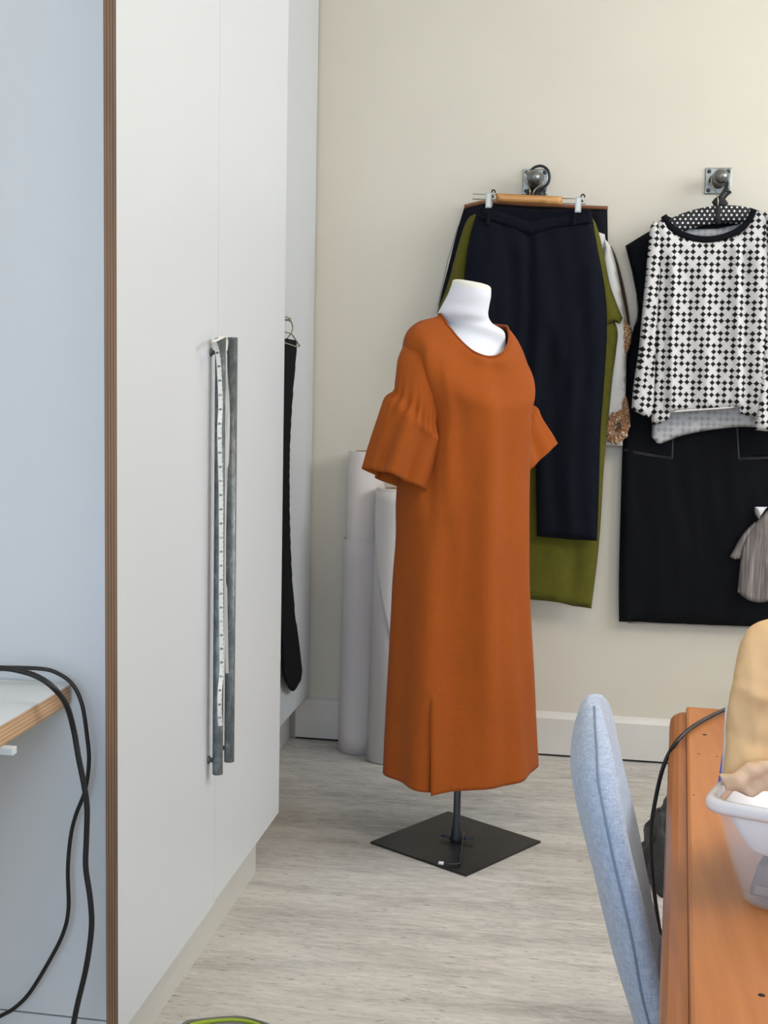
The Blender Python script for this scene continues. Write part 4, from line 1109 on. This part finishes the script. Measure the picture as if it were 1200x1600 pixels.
# paper bag
YB_ = bl_.y+.035
bag = thing('paper_bag', 'brown kraft paper bag with crumpled folded end lying on the plastic tub', 'paper bag', tuple(at(1200, 1240, YB_)))
def crumple(amp, fr, seed):
    rs = np.random.RandomState(seed); ks = rs.randn(10, 2)*fr; ph_ = rs.rand(10)*6.28
    def f(V):
        r = np.zeros(len(V))
        for k, p in zip(ks, ph_): r += np.abs(np.sin(V@k+p))-.6
        return amp*r/3
    return f
def lean(Y0, zref, k): return lambda u, v, n: Vector((u, Y0-n+(v-zref)*k, v))
zr_ = at(1160, 1235, YB_).z
bp = polyY([(1127, 1228), (1131, 1200), (1136, 1165), (1139, 1125), (1145, 1088), (1155, 1046), (1164, 1020), (1176, 999), (1192, 987), (1215, 980), (1255, 1000), (1300, 1060), (1330, 1140), (1335, 1222), (1270, 1238), (1200, 1236)], YB_)
obj('bag_body', pillow(MB(), bp, lean(YB_, zr_, .32), .022, .022, lambda V: crumple(.012, 20, 3)(V)+lines([([(1150, 1075), (1205, 1098)], .006, .006), ([(1140, 1150), (1200, 1165)], -.006, .008), ([(1175, 1010), (1185, 1180)], .006, .007), ([(1145, 1110), (1170, 1190)], .005, .006)], YB_)(V), .006, .04), m_bag, bag)
fp_ = polyY([(1123.5, 1209), (1140, 1204), (1152, 1197), (1165, 1186), (1195, 1182), (1250, 1180), (1330, 1190), (1335, 1230), (1260, 1238), (1200, 1235), (1174, 1240), (1155, 1237), (1133, 1232), (1128, 1220)], YB_-.02, sharp=25)
obj('folded_flap', pillow(MB(), fp_, lean(YB_-.024, zr_, -.1), .010, .006, crumple(.012, 55, 8), .005, .010), m_bag2, bag)
ps = polyY([(1126, 1222), (1132, 1165), (1137, 1108), (1141, 1104), (1142, 1160), (1140, 1222)], YB_+.02)
sv = obj('clear_sleeve', pillow(MB(), ps, lean(YB_+.02, zr_, .3), .002, .002, None, .01, .006), m_rim); tag(sv, 'clear plastic sleeve edge showing left of the paper bag', 'plastic sleeve')

tcab = [tuple(at(1186, 1046, WALL-.03)), tuple(at(1184, 1058, WALL-.10)), tuple(at(1172, 1082, WALL-.7)), tuple(at(1155, 1096, 2.75)), tuple(atz(1139, 1105.5, TZ+.0055)), tuple(atz(1105, 1122, TZ+.006)), tuple(atz(1078, 1139, TZ+.0065)), tuple(atz(1058, 1158, TZ-.002))]
q0 = Vector(tcab[-1]); qY = q0.y
tail = [(1044, 1180, qY-.005), (1034, 1206, qY-.01), (1025, 1245, qY-.01), (1018, 1290, qY-.02), (1018, 1340, qY-.03), (1023, 1400, qY-.03), (1030, 1450, qY-.03), (1036, 1495, qY-.03)]
tcab += [tuple(at(x, y, Y)) for x, y, Y in tail] + [(.128, 2.20, .10), (.115, 2.18, .02), (.095, 2.12, .0045), (.06, 2.05, .0045)]
cable('power_cable', tcab, .0036, 'black cable running from the wall socket across the far corner of the pine table')
pq = at(1186, 1046, WALL-.009)
pl = obj('plug', MB().lathe(tuple(pq), (0, -1, 0), [(.016, 0), (.018, .004), (.016, .016), (.008, .024), (.005, .034)], 16), m_blackpl); tag(pl, 'black plug in the wall socket behind the paper bag', 'plug')

# ------------------------------------------------------------ dark cloth heap on the floor
hc = Vector((.30, 3.40, 0)); mb = MB()
NU, NV = 48, 22; rings = []
for j in range(NV):
    tv = j/(NV-1); ring = []
    for i in range(NU):
        q = 2*math.pi*i/NU
        r = (1-tv**1.6)*(1+.10*math.sin(3*q+1)+.07*math.sin(5*q+tv*4)+.05*math.sin(9*q-tv*7))
        z = .205*(1-(1-tv)**1.8)*(1+.05*math.sin(4*q)) + .012*math.sin(7*q+tv*12)*math.sin(math.pi*tv)+.008*math.sin(tv*26+2*q)*math.sin(math.pi*tv)
        cr_ = abs(math.sin(5*q+9*tv))+abs(math.sin(3*q-13*tv+1)); r *= 1+.09*(cr_-1.1); z *= 1+.10*(cr_-1.1)
        ring.append((hc.x-.02*tv+.115*r*math.cos(q), hc.y+.15*r*math.sin(q), max(.0005, z)))
    rings.append(ring)
ho = obj('dark_cloth', MB().loft(rings), m_darkcloth); tag(ho, 'crumpled charcoal cloth heap on the floor between chair and table', 'cloth')

# ------------------------------------------------------------ green cord on the floor at the front
def floor_pts(pts, z): return [tuple(atz(x, y, z)) for x, y in pts]
gc = thing('extension_cord', 'lime green cord with grey cord looped on the floor at the bottom edge', 'cord', tuple(atz(350, 1594, 0)))
obj('green_strand', MB().tube(crv(floor_pts([(270, 1640), (292, 1606), (312, 1598.5), (335, 1595.5), (358, 1594), (378, 1595), (396, 1599), (412, 1608), (420, 1640)], .0045), 6), .0045, 10), m_green, gc)
obj('grey_strand', MB().tube(crv(floor_pts([(262, 1630), (288, 1600), (310, 1594.8), (335, 1592), (358, 1590.3), (380, 1591), (400, 1595.5), (425, 1606), (440, 1630)], .0038), 6), .0038, 10), m_greycord, gc)
obj('grey_strand', MB().tube(crv(floor_pts([(290, 1630), (330, 1604), (350, 1600.5), (372, 1600), (392, 1606), (402, 1625)], .004), 6), .004, 10), m_greycord, gc)

# ------------------------------------------------------------ unseen housing added for the warm overhead fill
lp = thing('added_fill_housing', 'square white housing added for the warm overhead fill, out of view', 'lamp', (.9, 1.4, 3.42))
obj('housing', B(.43, 1.37, .93, 1.87, 3.42, 3.55), m_skirt, lp)
